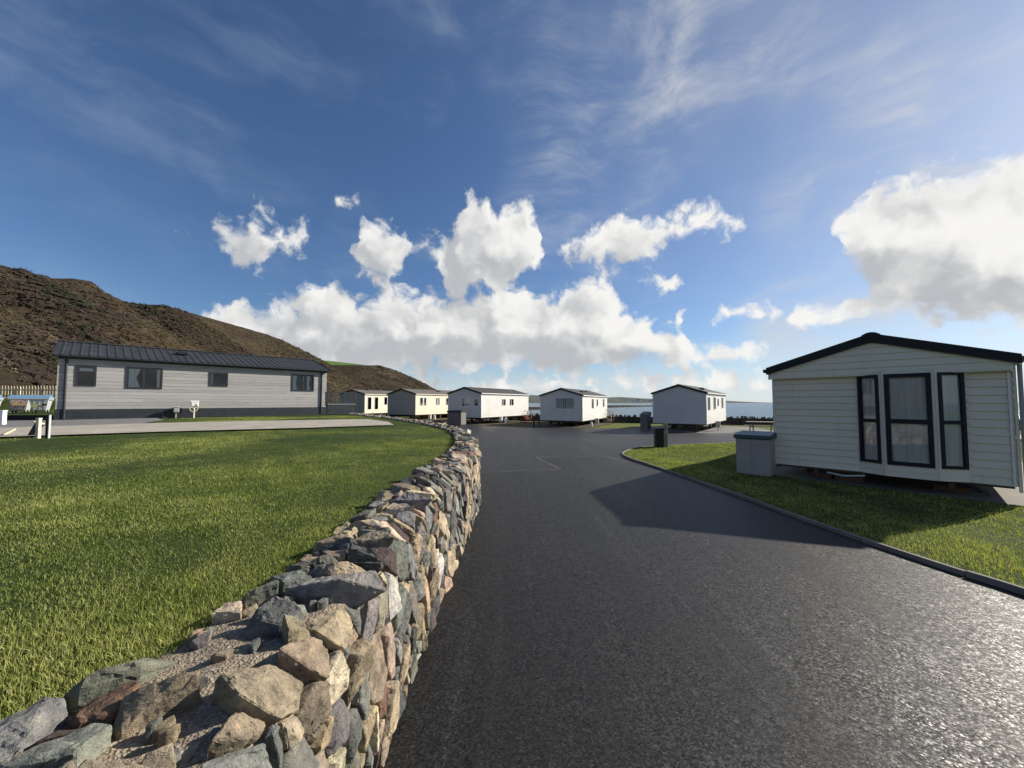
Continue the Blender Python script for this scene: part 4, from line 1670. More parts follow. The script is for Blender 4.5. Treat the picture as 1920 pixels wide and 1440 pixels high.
def caravan(name, label, loc, theta, w, L, zg, zb, ze, zp, body, gablemat, roofmat, trim, cornermat, gable_windows, side_windows, framemat, group, course=0.2, vents=()):
    """static holiday caravan; x along the gable, y along the body, z absolute"""
    root = thing(name, label, 'caravan', (loc[0], loc[1], 0), -theta, group)
    frF, frR, frL, frB = (wall_frame(k, w, L) for k in ('front', 'right', 'left', 'back'))
    hole = lambda ws: [(a[0] + 0.02, a[1] - 0.02, a[2] + 0.02, a[3] - 0.02) for a in ws]
    front = clad_wall(frF, w, zb, ze, course, 0.014, hole(gable_windows), zp)
    front.build('gable_cladding', gablemat, root)
    back = clad_wall(frB, w, zb, ze, course, 0.014, [], zp)
    back.build('gable_cladding', gablemat, root)
    clad_wall(frR, L, zb, ze, course, 0.014, hole(side_windows)).build('side_cladding', body, root)
    clad_wall(frL, L, zb, ze, course, 0.014, []).build('side_cladding', body, root)
    MB().box((0.35, 0.35, zb + 0.02), (w - 0.35, L - 0.35, ze - 0.05)).build('interior', 'interior', root)
    # floor and ceiling so no daylight leaks through
    MB().box((0.03, 0.03, zb - 0.06), (w - 0.03, L - 0.03, zb + 0.015)).build('floor', 'rust', root)
    # corners
    for (x, y) in ((0, 0), (w, 0), (w, L), (0, L)):
        sx = -1 if x == 0 else 1
        sy = -1 if y == 0 else 1
        MB().box((x - 0.04 if sx > 0 else x - 0.024, y - 0.024 if sy < 0 else y - 0.04, zb - 0.01), (x + 0.024 if sx > 0 else x + 0.04, y + 0.04 if sy < 0 else y + 0.024, ze - 0.01)).build('corner_trim', cornermat, root)
    # roof: two slopes with a thickness and an overhang
    ov, oe = 0.10, 0.09
    sl = (zp - ze) / (w / 2)
    for s in (-1, 1):
        xe = -oe if s < 0 else w + oe
        zee = ze - sl * oe
        poly = [(xe, zee + 0.02), (w / 2, zp + 0.02), (w / 2, zp + 0.075), (xe, zee + 0.075)]
        r = MB().prism(poly, 'y', -ov, L + ov).build('roof_slope', roofmat, root)
        # barge boards along the gable edges
        for yy in (-ov - 0.022, L + ov):
            pl = [(xe - 0.005 * s * -1, zee - 0.055), (w / 2, zp - 0.055), (w / 2, zp + 0.085), (xe - 0.005 * s * -1, zee + 0.085)]
            MB().prism(pl, 'y', yy, yy + 0.022).build('barge_board', trim, root)
        gx = (xe + 0.02, xe + 0.06) if s > 0 else (xe - 0.06, xe - 0.02)
        MB().box((min(gx) - 0.0, -ov, zee - 0.03), (max(gx), L + ov, zee + 0.04)).build('gutter', cornermat, root)
    MB().box((w / 2 - 0.07, -ov, zp + 0.07), (w / 2 + 0.07, L + ov, zp + 0.095)).build('ridge_cap', trim, root)
    for (vx, vy) in vents:
        zv = zp - abs(vx - w / 2) * sl + 0.06
        v = MB().box((vx - 0.2, vy - 0.25, zv), (vx + 0.2, vy + 0.25, zv + 0.10)).build('roof_vent', 'fascia', root, bevel=0.02)
    for ws in gable_windows:
        window(root, frF, *ws[:4], framemat, mullions=ws[4], curtains=ws[5])
    for ws in side_windows:
        window(root, frR, *ws[:4], framemat, mullions=ws[4], curtains=ws[5])
    # running gear: beams, axle, wheels and stands
    ch = MB()
    for x in (0.75, w - 0.75):
        ch.box((x - 0.04, 0.2, zb - 0.22), (x + 0.04, L - 0.2, zb - 0.06))
    for y in (0.5, L / 2, L - 0.5):
        ch.box((0.5, y - 0.03, zb - 0.16), (w - 0.5, y + 0.03, zb - 0.062))
    ch.build('chassis', 'rust', root)
    r = min(0.28, (zb - 0.1 - zg) * 0.62)
    for x in (0.55, w - 0.55):
        wheel(root, x, L * 0.52, zg + r, r)
    for x in (0.75, w - 0.75):
        for y in (0.7, L * 0.3, L * 0.75, L - 0.7):
            s = MB()
            s.add([(x - 0.16, y - 0.16, zg), (x + 0.16, y - 0.16, zg), (x + 0.16, y + 0.16, zg), (x - 0.16, y + 0.16, zg),
                   (x - 0.04, y - 0.04, zb - 0.22), (x + 0.04, y - 0.04, zb - 0.22), (x + 0.04, y + 0.04, zb - 0.22), (x - 0.04, y + 0.04, zb - 0.22)],
                  [(0, 3, 2, 1), (4, 5, 6, 7), (0, 1, 5, 4), (1, 2, 6, 5), (2, 3, 7, 6), (3, 0, 4, 7)])
            s.build('axle_stand', 'rust', root)
    return root


def origin(Rx, Ry, th, w):
    return (Rx - math.cos(th) * w, Ry + math.sin(th) * w)


R_ = math.radians
GRP = 'static caravans along the yard'
N1 = ((0.0, 0.30, 'net', 0.3), (0.70, 1.0, 'net', 0.3))
N2 = ((0.0, 0.32, 'drape', 0.0), (0.68, 1.0, 'drape', 0.0))
NF_ = ((0.0, 1.0, 'net', 0.0),)
caravan('static_caravan', 'white caravan with plain windowless gable beside the timber post bin', origin(13.61, 26.98, R_(37), 3.66), R_(37), 3.66, 8.5, -0.33, 0.21, 2.43, 2.99,
        'white', 'white', 'roofslate', 'fascia', 'whitetrim', (),
        ((0.41, 1.40, 1.15, 2.15, (0.9,), N2), (2.67, 3.65, 1.19, 2.18, (3.16,), N2), (4.35, 5.0, 1.42, 2.07, (), NF_), (6.27, 7.25, 1.24, 2.18, (6.76,), N2)), 'whitetrim', GRP, 0.12, ((2.9, 2.6), (2.6, 4.6)))
caravan('static_caravan', 'white caravan with one wide curtained window in its shaded gable', origin(6.05, 33.1, R_(27), 3.9), R_(27), 3.9, 9.0, -0.33, 0.15, 2.36, 2.94,
        'white', 'white', 'roofslate', 'fascia', 'whitetrim', ((1.45, 3.2, 1.15, 2.15, (2.32,), ((0.0, 0.42, 'net', 0.0), (0.55, 1.0, 'net', 0.0))),),
        ((2.93, 3.64, 1.15, 2.12, (), N1), (4.64, 5.22, 1.36, 2.1, (), N1), (7.18, 7.83, 1.25, 2.14, (), N1)), 'whitetrim', GRP, 0.2, ((2.9, 3.2), (2.7, 5.0)))
caravan('static_caravan', 'white caravan with two small gable windows behind the grey storage box', origin(-2.68, 33.5, R_(30.2), 3.66), R_(30.2), 3.66, 8.76, -0.1, 0.42, 2.55, 3.05,
        'white', 'white', 'roofslate', 'fascia', 'whitetrim', ((1.55, 2.45, 1.38, 2.17, (1.85,), ((0.35, 1.0, 'net', 0.0),)), (2.92, 3.40, 1.42, 2.07, (), ())),
        ((3.40, 4.12, 1.42, 2.10, (3.72,), ((0.0, 0.45, 'net', 0.0),)), (4.85, 5.65, 1.42, 2.12, (5.2,), ((0.0, 0.45, 'net', 0.0),))), 'whitetrim', GRP, 0.2)
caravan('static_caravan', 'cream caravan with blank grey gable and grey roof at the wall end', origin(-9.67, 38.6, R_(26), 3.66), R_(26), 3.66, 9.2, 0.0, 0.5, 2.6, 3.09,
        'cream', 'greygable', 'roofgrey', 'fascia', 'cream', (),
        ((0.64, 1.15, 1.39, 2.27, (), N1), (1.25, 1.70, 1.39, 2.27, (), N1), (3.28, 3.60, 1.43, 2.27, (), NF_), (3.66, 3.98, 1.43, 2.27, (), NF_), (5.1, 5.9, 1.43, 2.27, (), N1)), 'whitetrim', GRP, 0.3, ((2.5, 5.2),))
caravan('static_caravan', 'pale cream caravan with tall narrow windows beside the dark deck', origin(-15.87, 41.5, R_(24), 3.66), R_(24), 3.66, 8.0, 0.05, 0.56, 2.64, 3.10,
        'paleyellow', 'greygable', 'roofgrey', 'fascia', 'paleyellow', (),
        ((0.37, 0.98, 0.94, 2.36, (), ((0.15, 0.85, 'net', 0.4),)), (1.4, 2.02, 0.94, 2.37, (), ()), (2.9, 3.46, 1.45, 2.39, (), ())), 'whitetrim', GRP, 0.3, ((1.9, 2.2),))


# ------------------------------------------------------------------ the near caravan
def near_caravan():
    w, L, zb, ze, zp = 3.70, 10.0, 0.22, 2.50, 3.05
    zg = -0.058
    root = thing('static_caravan', 'pale sage caravan with dark framed bay windows and black roof edge, nearest the road', 'caravan', (G_O.x, G_O.y, 0), -G_TH, GRP)
    frF, frR, frL, frB = (wall_frame(k, w, L) for k in ('front', 'right', 'left', 'back'))
    BAY0, BAY1 = 1.56, 3.16          # opening of the bay in the front wall
    zbay = 2.40
    for mb in clad_wall(frF, w, zb, ze, 0.152, 0.025, [(BAY0, BAY1, 0.0, zbay)], None, out=True):
        # left and right runs are separate boards
        for k in range(0, len(mb.v), 8):
            MB().add(mb.v[k:k + 8], [(0, 3, 2, 1), (4, 5, 6, 7), (0, 1, 5, 4), (1, 2, 6, 5), (2, 3, 7, 6), (3, 0, 4, 7)]).build('board', 'sage', root)
    # upper gable panel standing proud over the front
    zp0 = 2.36
    po = 0.12
    fro = lambda u, o, z: (u, -o - po, z)
    zz = zp0
    c = 0.145
    gp0, gp1 = -0.09, w + 0.02
    while zz < zp - 0.03:
        zt = min(zz + c, zp - 0.01)

        def half(z):
            return 0 if z <= ze else (z - ze) / (zp - ze) * w / 2
        a0, a1 = half(zz), half(zt)
        mb = MB()
        course_piece(mb, fro, max(gp0, a0 - 0.05), min(gp1, w - a0 + 0.05), zz, zt, zz, zz + c, 0.020, max(gp0, a1 - 0.05), min(gp1, w - a1 + 0.05))
        mb.build('board', 'sage', root)
        zz = zt
    MB().box((gp0, -po - 0.02, zp0 - 0.03), (gp1, 0.0, zp0 - 0.002)).build('soffit', 'sage', root)
    MB().box((gp0 - 0.004, -po + 0.03, zp0), (gp1 + 0.004, 0.0, ze)).build('gable_backing', 'sage', root)
    # the bay: left light angled out, centre light square on, right light angled back
    dep = 0.25
    pA, pB, pC, pD = (BAY0, 0.0), (1.98, dep), (2.74, dep), (BAY1, 0.0)

    def bay_frame(p, q):
        ln = math.hypot(q[0] - p[0], q[1] - p[1])
        tx, ty = (q[0] - p[0]) / ln, (q[1] - p[1]) / ln
        return ln, (lambda u, o, z: (p[0] + tx * u - ty * o, -(p[1] + ty * u + tx * o), z))
    for (p, q, cur) in ((pA, pB, NF_), (pB, pC, ((0.0, 0.49, 'net', 0.06), (0.47, 1.0, 'net', 0.0))), (pC, pD, NF_)):
        ln, fr = bay_frame(p, q)
        jamb = 0.045
        wx0, wx1 = jamb, ln - jamb
        z0, z1 = 0.46, 2.34
        pan = MB()
        fbox(pan, fr, 0.0, jamb - 0.003, -0.04, 0.012, zb, zbay)
        fbox(pan, fr, ln - jamb + 0.003, ln, -0.04, 0.012, zb, zbay)
        fbox(pan, fr, jamb - 0.003, ln - jamb + 0.003, -0.04, 0.002, z1 + 0.003, zbay)
        pan.build('bay_post', 'sage', root)
        for k in range(2):
            za = zb + k * (z0 - zb) / 2
            mb = MB()
            course_piece(mb, fr, jamb - 0.003, ln - jamb + 0.003, za, za + (z0 - zb) / 2 - 0.002, za, za + (z0 - zb) / 2, 0.014)
            mb.build('board', 'sage', root)
        fwid = 0.075 if ln > 0.6 else 0.055
        window(root, fr, wx0, wx1, z0, z1, 'navy', fw=fwid, proud=0.035, transom=1.36, curtains=cur)
    MB().add([(pA[0], 0.1, zb + 0.002), (pA[0], -pA[1], zb + 0.002), (pB[0], -pB[1], zb + 0.002), (pC[0], -pC[1], zb + 0.002), (pD[0], -pD[1], zb + 0.002), (pD[0], 0.1, zb + 0.002)], [(0, 1, 2, 3, 4, 5)]).build('bay_floor', 'rust', root)
    # other walls
    rw = [(0.55, 1.75, 1.05, 2.2), (3.2, 4.2, 1.2, 2.2)]
    for mb in clad_wall(frR, L, zb, ze - 0.01, 0.152, 0.025, [(a + .02, b - .02, c_ + .02, d - .02) for a, b, c_, d in rw], None, out=True):
        mb.build('board', 'sage', root)
    for a, b, c_, d in rw:
        window(root, frR, a, b, c_, d, 'navy', fw=0.07, mullions=((a + b) / 2,), curtains=N1)
    clad_wall(frL, L, zb, ze - 0.01, 0.152, 0.025, []).build('side_cladding', 'sage', root)
    clad_wall(frB, w, zb, ze, 0.152, 0.025, [], zp).build('gable_cladding', 'sage', root)
    MB().box((0.4, 0.55, zb + 0.02), (w - 0.4, L - 0.3, ze - 0.05)).build('interior', 'interior', root)
    MB().box((0.03, 0.03, zb - 0.05), (w - 0.03, L - 0.03, zb + 0.001)).build('floor', 'rust', root)
    MB().box((0.05, 0.04, ze - 0.045), (w - 0.05, L - 0.04, ze - 0.02)).build('ceiling_panel', 'interior', root)
    # corner posts
    MB().box((w + 0.012, -0.035, zb - 0.10), (w + 0.052, 0.03, ze - 0.02)).build('corner_trim', 'sage', root)
    MB().box((w - 0.05, -0.042, zb), (w - 0.022, -0.024, zp0 - 0.04)).build('corner_trim', 'whitetrim', root)
    MB().box((-0.03, -0.035, zb), (0.015, 0.03, zp0 - 0.035)).build('corner_trim', 'sage', root)
    # roof
    ov, oe = 0.16, 0.115
    for s in (-1, 1):
        xe = -oe if s < 0 else w + oe
        sl = (zp - ze) / (w / 2)
        zee = ze - sl * oe
        MB().prism([(xe, zee + 0.05), (w / 2, zp + 0.05), (w / 2, zp + 0.12), (xe, zee + 0.12)], 'y', -ov + 0.03, L + 0.1).build('roof_slope', 'roofslate', root)
        pl = [(xe, zee - 0.02), (w / 2 - 0.002 * s, zp + 0.005), (w / 2 - 0.002 * s, zp + 0.20), (xe, zee + 0.155)]
        MB().prism(pl, 'y', -ov - 0.03, -ov + 0.028).build('barge_board', 'fascia', root)
        gx = (xe - 0.08, xe - 0.005) if s < 0 else (xe + 0.005, xe + 0.08)
        MB().box((gx[0], -ov + 0.02, zee + 0.04), (gx[1], L, zee + 0.12)).build('gutter', 'greyplastic' if s > 0 else 'fascia', root)
    MB().prism([(w / 2 - 0.15, zp + 0.08), (w / 2 + 0.15, zp + 0.08), (w / 2 + 0.15, zp + 0.165), (w / 2 + 0.07, zp + 0.212), (w / 2, zp + 0.222), (w / 2 - 0.07, zp + 0.212), (w / 2 - 0.15, zp + 0.165)], 'y', -ov - 0.042, L).build('ridge_cap', 'fascia', root)
    MB().tube([(w + 0.095, -0.03, ze - 0.05), (w + 0.095, -0.03, 0.12)], 0.032, 10).build('downpipe', 'paleplastic', root)
    # running gear
    ch = MB()
    for x in (0.8, w - 0.8):
        ch.box((x - 0.04, -0.05, zb - 0.14), (x + 0.04, L - 0.2, zb - 0.05))
    ch.build('chassis', 'rust', root)
    MB().tube([(1.0, -0.02, 0.13), (1.3, -0.10, 0.10), (1.65, -0.02, 0.14)], 0.022, 8).build('tow_bar', 'steel', root)
    for x in (0.8, w - 0.8):
        wheel(root, x - 0.1, L * 0.5, zg + 0.14, 0.14)
    for (x, y, nb) in ((0.8, 0.45, 2), (1.35, 0.35, 2), (w - 0.8, 0.5, 2), (0.8, 4, 2), (w - 0.8, 4, 2)):
        for k in range(nb):
            MB().box((x - 0.24, y - 0.12, zg + k * 0.115), (x + 0.24, y + 0.12, zg + k * 0.115 + 0.110)).build('brick', 'brick', root)
    MB().tube([(w - 0.75, 0.1, 0.17), (w - 0.55, -0.05, 0.12), (w - 0.42, -0.02, 0.05)], 0.02, 8).build('drain_pipe', 'blackplastic', root)
    MB().tube([(w - 0.66, 0.1, 0.17), (w - 0.46, -0.06, 0.11), (w - 0.34, -0.02, 0.02)], 0.02, 8).build('drain_pipe', 'blackplastic', root)
    return root


near_caravan()


# ------------------------------------------------------------------ the grey lodge
LD_O = Vector((-21.227, 17.9))
LD_A = math.atan2(8.95, 8.267)


def lodge():
    L, D = 12.184, 6.1
    zg, zs, ze, zr = 0.93, 1.42, 3.93, 4.90
    root = thing('lodge', 'long grey timber clad lodge with dark ribbed roof below the hillside', 'lodge', (LD_O.x, LD_O.y, 0), LD_A)
    fr = lambda u, o, z: (u, -o, z)
    wins = [(0.57, 1.25, 2.53, 3.54, (), ()), (2.27, 3.66, 2.46, 3.56, (2.93,), ((0.02, 0.38, 'net', 0.35), (0.88, 0.98, 'net', 0.0))),
            (5.65, 6.53, 2.68, 3.50, (), ((0.0, 0.16, 'drape', 0.0),)), (9.95, 11.34, 2.50, 3.60, (10.63,), ((0.02, 0.22, 'net', 0.3), (0.72, 0.88, 'net', 0.4)))]
    holes = [(a + .03, b - .03, c + .03, d - .03) for a, b, c, d, _, _ in wins]
    nb = 14
    c = (ze - 0.10 - zs) / nb
    rb = random.Random(2)
    for k in range(nb):
        a, b = zs + k * c, zs + (k + 1) * c
        cuts = [0.0] + sorted(rb.uniform(1.5, L - 1.5) for _ in range(2)) + [L]
        for u0, u1 in zip(cuts[:-1], cuts[1:]):
            for (x0, x1, za, zb_) in split_rects(u0 + 0.002, u1 - 0.002, a + 0.004, b - 0.004, holes):
                fbox(MB(), fr, x0, x1, -0.03, 0.012 + rb.uniform(-0.002, 0.003), za, zb_).build('board', 'lodge', root)
    # boards of the two ends and back are plain walls
    MB().box((0.005, 0.02, zs), (0.03, D, ze)).build('end_wall', 'lodge', root)
    MB().box((L - 0.03, 0.02, zs), (L - 0.005, D, ze)).build('end_wall', 'lodge', root)
    MB().box((0.03, D - 0.03, zs), (L - 0.03, D, ze)).build('back_wall', 'lodge', root)
    back = MB()
    for (x0, x1, za, zb_) in split_rects(0.03, L - 0.03, zs, ze, holes):
        back.box((x0, 0.032, za), (x1, 0.05, zb_))
    back.build('wall_lining', 'anthracite', root)
    MB().box((0.3, 1.2, zs), (L - 0.3, D - 0.3, ze - 0.1)).build('interior', 'interior', root)
    for a, b, z0, z1, mu, cu in wins:
        w = window(root, fr, a, b, z0, z1, 'anthracite', fw=0.075, proud=0.045, mullions=mu, curtains=cu)
        if not mu and a < 1:
            fbox(MB(), fr, a + 0.12, b - 0.12, -0.09, -0.08, z1 - 0.28, z1 - 0.13).build('blind', 'whiteplastic', w)
    # dark skirting of wide boards
    for k in range(3):
        z0 = zg - 0.02 + k * 0.165
        MB().box((-0.03, -0.05 - 0.0, z0), (L + 0.03, -0.012, z0 + 0.155)).build('skirt_board', 'anthracite', root)
    MB().box((0.0, -0.012, zg - 0.05), (L, 0.06, zs)).build('plinth', 'fascia', root)
    MB().box((-0.02, 0.06, zg - 0.05), (0.0, D, zs)).build('plinth', 'fascia', root)
    MB().box((L, 0.06, zg - 0.05), (L + 0.02, D, zs)).build('plinth', 'fascia', root)
    # frieze under the eaves, gutter and pipes
    MB().box((0, -0.02, ze - 0.10), (L, 0.03, ze + 0.03)).build('frieze', 'anthracite', root)
    MB().tube([(-0.12, -0.30, ze - 0.01), (L + 0.12, -0.30, ze - 0.01)], 0.06, 10).build('gutter', 'fascia', root)
    for x in (0.27, L - 0.36):
        MB().tube([(x, -0.26, ze - 0.04), (x, -0.08, ze - 0.16), (x, -0.06, ze - 0.30), (x, -0.06, zg + 0.06)], 0.045, 10).build('downpipe', 'anthracite', root)
    # ribbed roof sheets: front slope corrugated, back slope plain
    pitch = 0.30
    n = int((L + 0.30) / pitch)
    ridge_y = D / 2
    ye = -0.32
    for k in range(n):
        x0 = -0.15 + k * (L + 0.30) / n
        x1 = -0.15 + (k + 1) * (L + 0.30) / n
        mb = MB()
        prof = [(0.0, 0.0), (0.08, 0.006), (0.50, 0.0), (0.66, 0.008), (0.74, 0.030), (0.90, 0.030), (0.98, 0.008), (1.0, 0.0)]
        rows = 9
        vs = []
        for r in range(rows):
            for st in (0, 1):
                t = (r + st) / rows
                y = ye + (ridge_y - ye) * t
                z = (ze + 0.02) + (zr - ze) * t + (0.022 if st == 0 else 0.0)
                for (a, h) in prof:
                    vs.append((x0 + (x1 - x0) * a, y, z + h))
        m = len(prof)
        fs = []
        for r in range(rows * 2 - 1):
            for j in range(m - 1):
                fs.append((r * m + j, r * m + j + 1, (r + 1) * m + j + 1, (r + 1) * m + j))
        mb.add(vs, fs).build('roof_sheet', 'roofdark', root)
    MB().prism([(ye, ze - 0.02), (ridge_y, zr - 0.02), (D + 0.32, ze - 0.02), (D + 0.32, ze + 0.03), (ridge_y, zr + 0.015), (ye, ze + 0.010)], 'x', -0.14, L + 0.14).build('roof_deck', 'fascia', root)
    MB().box((-0.17, ridge_y - 0.12, zr + 0.02), (L + 0.17, ridge_y + 0.12, zr + 0.09)).build('ridge_cap', 'roofdark', root, bevel=0.02)
    for x in (-0.17, L + 0.145):
        MB().prism([(ye, ze - 0.09), (ridge_y, zr - 0.09), (D + 0.32, ze - 0.09), (D + 0.32, ze + 0.09), (ridge_y, zr + 0.10), (ye, ze + 0.09)], 'x', x, x + 0.025).build('barge_board', 'anthracite', root)
    MB().prism([(0.06, ze), (D - 0.06, ze), (ridge_y, zr - 0.05)], 'x', 0.01, 0.04).build('gable_wall', 'lodge', root)
    MB().prism([(0.06, ze), (D - 0.06, ze), (ridge_y, zr - 0.05)], 'x', L - 0.04, L - 0.01).build('gable_wall', 'lodge', root)
    t = 0.55
    y = ye + (ridge_y - ye) * t
    z = ze + (zr - ze) * t
    MB().box((4.35, y - 0.2, z + 0.05), (4.85, y + 0.25, z + 0.20)).build('roof_vent', 'fascia', root, bevel=0.03)
    return root


lodge()


def lodge_world(x, y, z=0.0):
    c, s = math.cos(LD_A), math.sin(LD_A)
    return (LD_O.x + c * x - s * y, LD_O.y + s * x + c * y, z)


# deck with balustrade at the lodge's far end
dk = thing('deck', 'dark skirted deck with slim black balusters at the lodge end', 'deck', lodge_world(12.25, 0.0), LD_A)
for k in range(4):
    MB().box((0.0, -0.05, 0.93 + k * 0.165), (2.02, -0.012, 0.93 + k * 0.165 + 0.152)).build('skirt_board', 'anthracite', dk)
MB().box((0.02, -0.01, 0.90), (2.0, 4.5, 1.60)).build('base', 'fascia', dk)
for k in range(9):
    MB().box((0.0, -0.08 + k * 0.15, 1.602), (2.04, 0.06 + k * 0.15, 1.64)).build('deck_board', 'paleplastic', dk)
MB().box((0.0, -0.06, 2.44), (2.0, 0.0, 2.50)).build('top_rail', 'anthracite', dk)
MB().box((0.0, -0.05, 1.70), (2.0, -0.01, 1.75)).build('bottom_rail', 'anthracite', dk)
for x in (0.0, 1.98):
    MB().box((x - 0.03, -0.07, 1.64), (x + 0.05, 0.01, 2.53)).build('post', 'anthracite', dk)
for k in range(1, 15):
    x = 0.03 + k * 1.94 / 15
    MB().box((x - 0.018, -0.045, 1.75), (x + 0.018, -0.015, 2.44)).build('baluster', 'anthracite', dk)
MB().box((2.02, -0.06, 0.93), (2.12, 0.05, 2.45)).build('corner_post', 'fascia', dk)


# ------------------------------------------------------------------ utility posts by the caravans and lodge
def meter_post(label, x, y, zg, hh, bw, bh, boxmat, group, hose=False, rot=0.0):
    t = thing('utility_post', label, 'utility post', (x, y, zg), rot, group)
    MB().box((-0.03, -0.03, -0.05), (0.03, 0.03, hh - bh * 0.5)).build('post', 'timber' if not hose else 'whiteplastic', t)
    b = MB().box((-bw / 2, -0.10, hh - bh), (bw / 2, 0.10, hh)).build('box', boxmat, t, bevel=0.015)
    MB().box((-bw / 2 + 0.03, -0.112, hh - bh + 0.04), (bw / 2 - 0.03, -0.101, hh - 0.04)).build('door', boxmat, b)
    MB().prism([(-0.13, hh + 0.002), (0.13, hh + 0.002), (0.10, hh + 0.035), (-0.10, hh + 0.05)], 'x', -bw / 2 - 0.015, bw / 2 + 0.015).build('lid', boxmat, t)
    if hose:
        pts = [(0.18 * math.cos(a) - 0.05, -0.12, hh - bh - 0.06 + 0.24 * math.sin(a)) for a in [math.pi * k / 10 for k in range(-10, 4)]]
        MB().tube(pts, 0.022, 7).build('hose', 'hose', t)
    return t


lx = lodge_world(4.98, -0.42)
meter_post('white water box on a white post with coiled yellow hose by the lodge skirt', lx[0], lx[1], 0.93, 0.86, 0.34, 0.26, 'whiteplastic', 'utility posts', True, LD_A)
lx = lodge_world(4.22, -0.42)
meter_post('small grey meter box standing low against the lodge skirting', lx[0], lx[1], 0.93, 0.56, 0.24, 0.28, 'paleplastic', 'utility posts', False, LD_A)
meter_post('white meter post in front of the white caravan behind the storage box', -1.0, 34.9, -0.1, 0.52, 0.26, 0.42, 'whiteplastic', 'utility posts', False, -0.5)
meter_post('cream meter post under the side of the cream caravan', -8.35, 39.2, 0.0, 0.48, 0.3, 0.40, 'cream', 'utility posts', False, -0.5)
meter_post('grey meter post beside the caravan with a curtained gable window', 7.55, 34.3, -0.33, 0.62, 0.3, 0.42, 'paleplastic', 'utility posts', False, -0.5)
meter_post('grey green meter post at the corner of the windowless caravan', 15.05, 28.2, -0.33, 0.66, 0.3, 0.40, 'paleplastic', 'utility posts', False, -0.6)


def gas_bottle(label, x, y, zg, mat, h=0.52, r=0.12):
    t = thing('gas_bottle', label, 'gas bottle', (x, y, zg), 0.0, 'gas bottles by the caravans')
    MB().tube([(0, 0, 0), (0, 0, 0.02), (0, 0, 0.05), (0, 0, h * 0.72), (0, 0, h * 0.82), (0, 0, h * 0.86)], [r * 0.9, r * 0.9, r, r, r * 0.7, r * 0.25], 16).build('body', mat, t, smooth=False)
    MB().tube([(0, 0, h * 0.86), (0, 0, h)], 0.03, 8).build('valve', 'steel', t)
    MB().tube([(0.08 * math.cos(a), 0.08 * math.sin(a), h * 0.95) for a in [math.pi * k / 8 for k in range(-7, 8)]], 0.01, 6).build('collar', mat, t)
    return t


gas_bottle('white gas bottle beside the meter post of the white caravan behind the storage box', -0.55, 35.3, -0.1, 'whiteplastic')
gas_bottle('white gas bottle beside the cream meter post', -7.95, 39.6, 0.0, 'whiteplastic')
gas_bottle('white gas bottle at the corner of the caravan with a curtained gable window', 6.75, 32.75, -0.33, 'whiteplastic', 0.45, 0.10)
gas_bottle('grey gas bottle by the tall windows of the pale cream caravan', -14.75, 40.9, 0.05, 'paleplastic', 0.62, 0.2)
gas_bottle('white gas bottle by the tall windows of the pale cream caravan', -14.0, 41.4, 0.05, 'whiteplastic', 0.55, 0.2)


# ------------------------------------------------------------------ storage boxes
def storage_box(label, loc, rot, w, d, h, lidh, bodymat, lidmat, slope, ribs):
    t = thing('storage_box', label, 'storage box', loc, rot)
    MB().box((0.02, 0.02, 0.0), (w - 0.02, d - 0.02, h)).build('body', bodymat, t, bevel=0.012)
    for k in range(ribs):
        x = w * (k + 0.5) / ribs
        MB().box((x - w / ribs * 0.40, 0.004, 0.07), (x + w / ribs * 0.40, 0.018, h - 0.08)).build('door', bodymat, t)
    MB().prism([(-0.03, h + 0.002), (d + 0.02, h + 0.002), (d + 0.02, h + lidh + slope), (-0.03, h + lidh)], 'x', -0.02, w + 0.02).build('lid', lidmat, t, bevel=0.02)
    MB().box((w / 2 - 0.06, -0.045, h + 0.02), (w / 2 + 0.06, -0.031, h + 0.06)).build('handle', lidmat, t)
    return t


storage_box('pale grey storage box with teal lid at the corner of the near caravan', (5.71, 9.93, -0.055), -G_TH, 0.78, 0.62, 0.89, 0.10, 'paleplastic', 'teal', 0.07, 2)
storage_box('dark grey storage box with black lid before the white caravan at the wall end', (-5.40, 32.05, float(ground_z(-5, 32))), R_(-24), 1.36, 0.85, 1.02, 0.13, 'greyplastic', 'blackplastic', 0.05, 2)
storage_box('grey storage box with sloping lid against the windowless white caravan', (10.02, 30.25, -0.34), R_(-37), 0.62, 0.85, 1.05, 0.10, 'greyplastic', 'greyplastic', 0.22, 1)

# ------------------------------------------------------------------ bin on a timber post at the tip of the verge
pb = thing('post_bin', 'black litter bin fixed to a pale timber post on the verge tip', 'bin', (5.84, 14.88, float(verge_z(5.84, 14.88))), R_(-8))
MB().prism([(-0.33, -0.14), (-0.03, -0.14), (-0.02, 0.14), (-0.34, 0.14)], 'z', 0.0, 0.70).build('body', 'blackplastic', pb, bevel=0.015)
MB().box((-0.35, -0.15, 0.702), (-0.015, 0.15, 0.735)).build('lid', 'blackplastic', pb, bevel=0.008)
MB().box((-0.008, -0.045, -0.1), (0.075, 0.05, 0.94)).build('post', 'timber', pb, bevel=0.006)
MB().box((0.085, -0.045, -0.1), (0.150, 0.05, 0.90)).build('post', 'timber', pb, bevel=0.006)
MB().box((-0.012, -0.052, 0.55), (0.155, -0.046, 0.60)).build('strap', 'steel', pb)

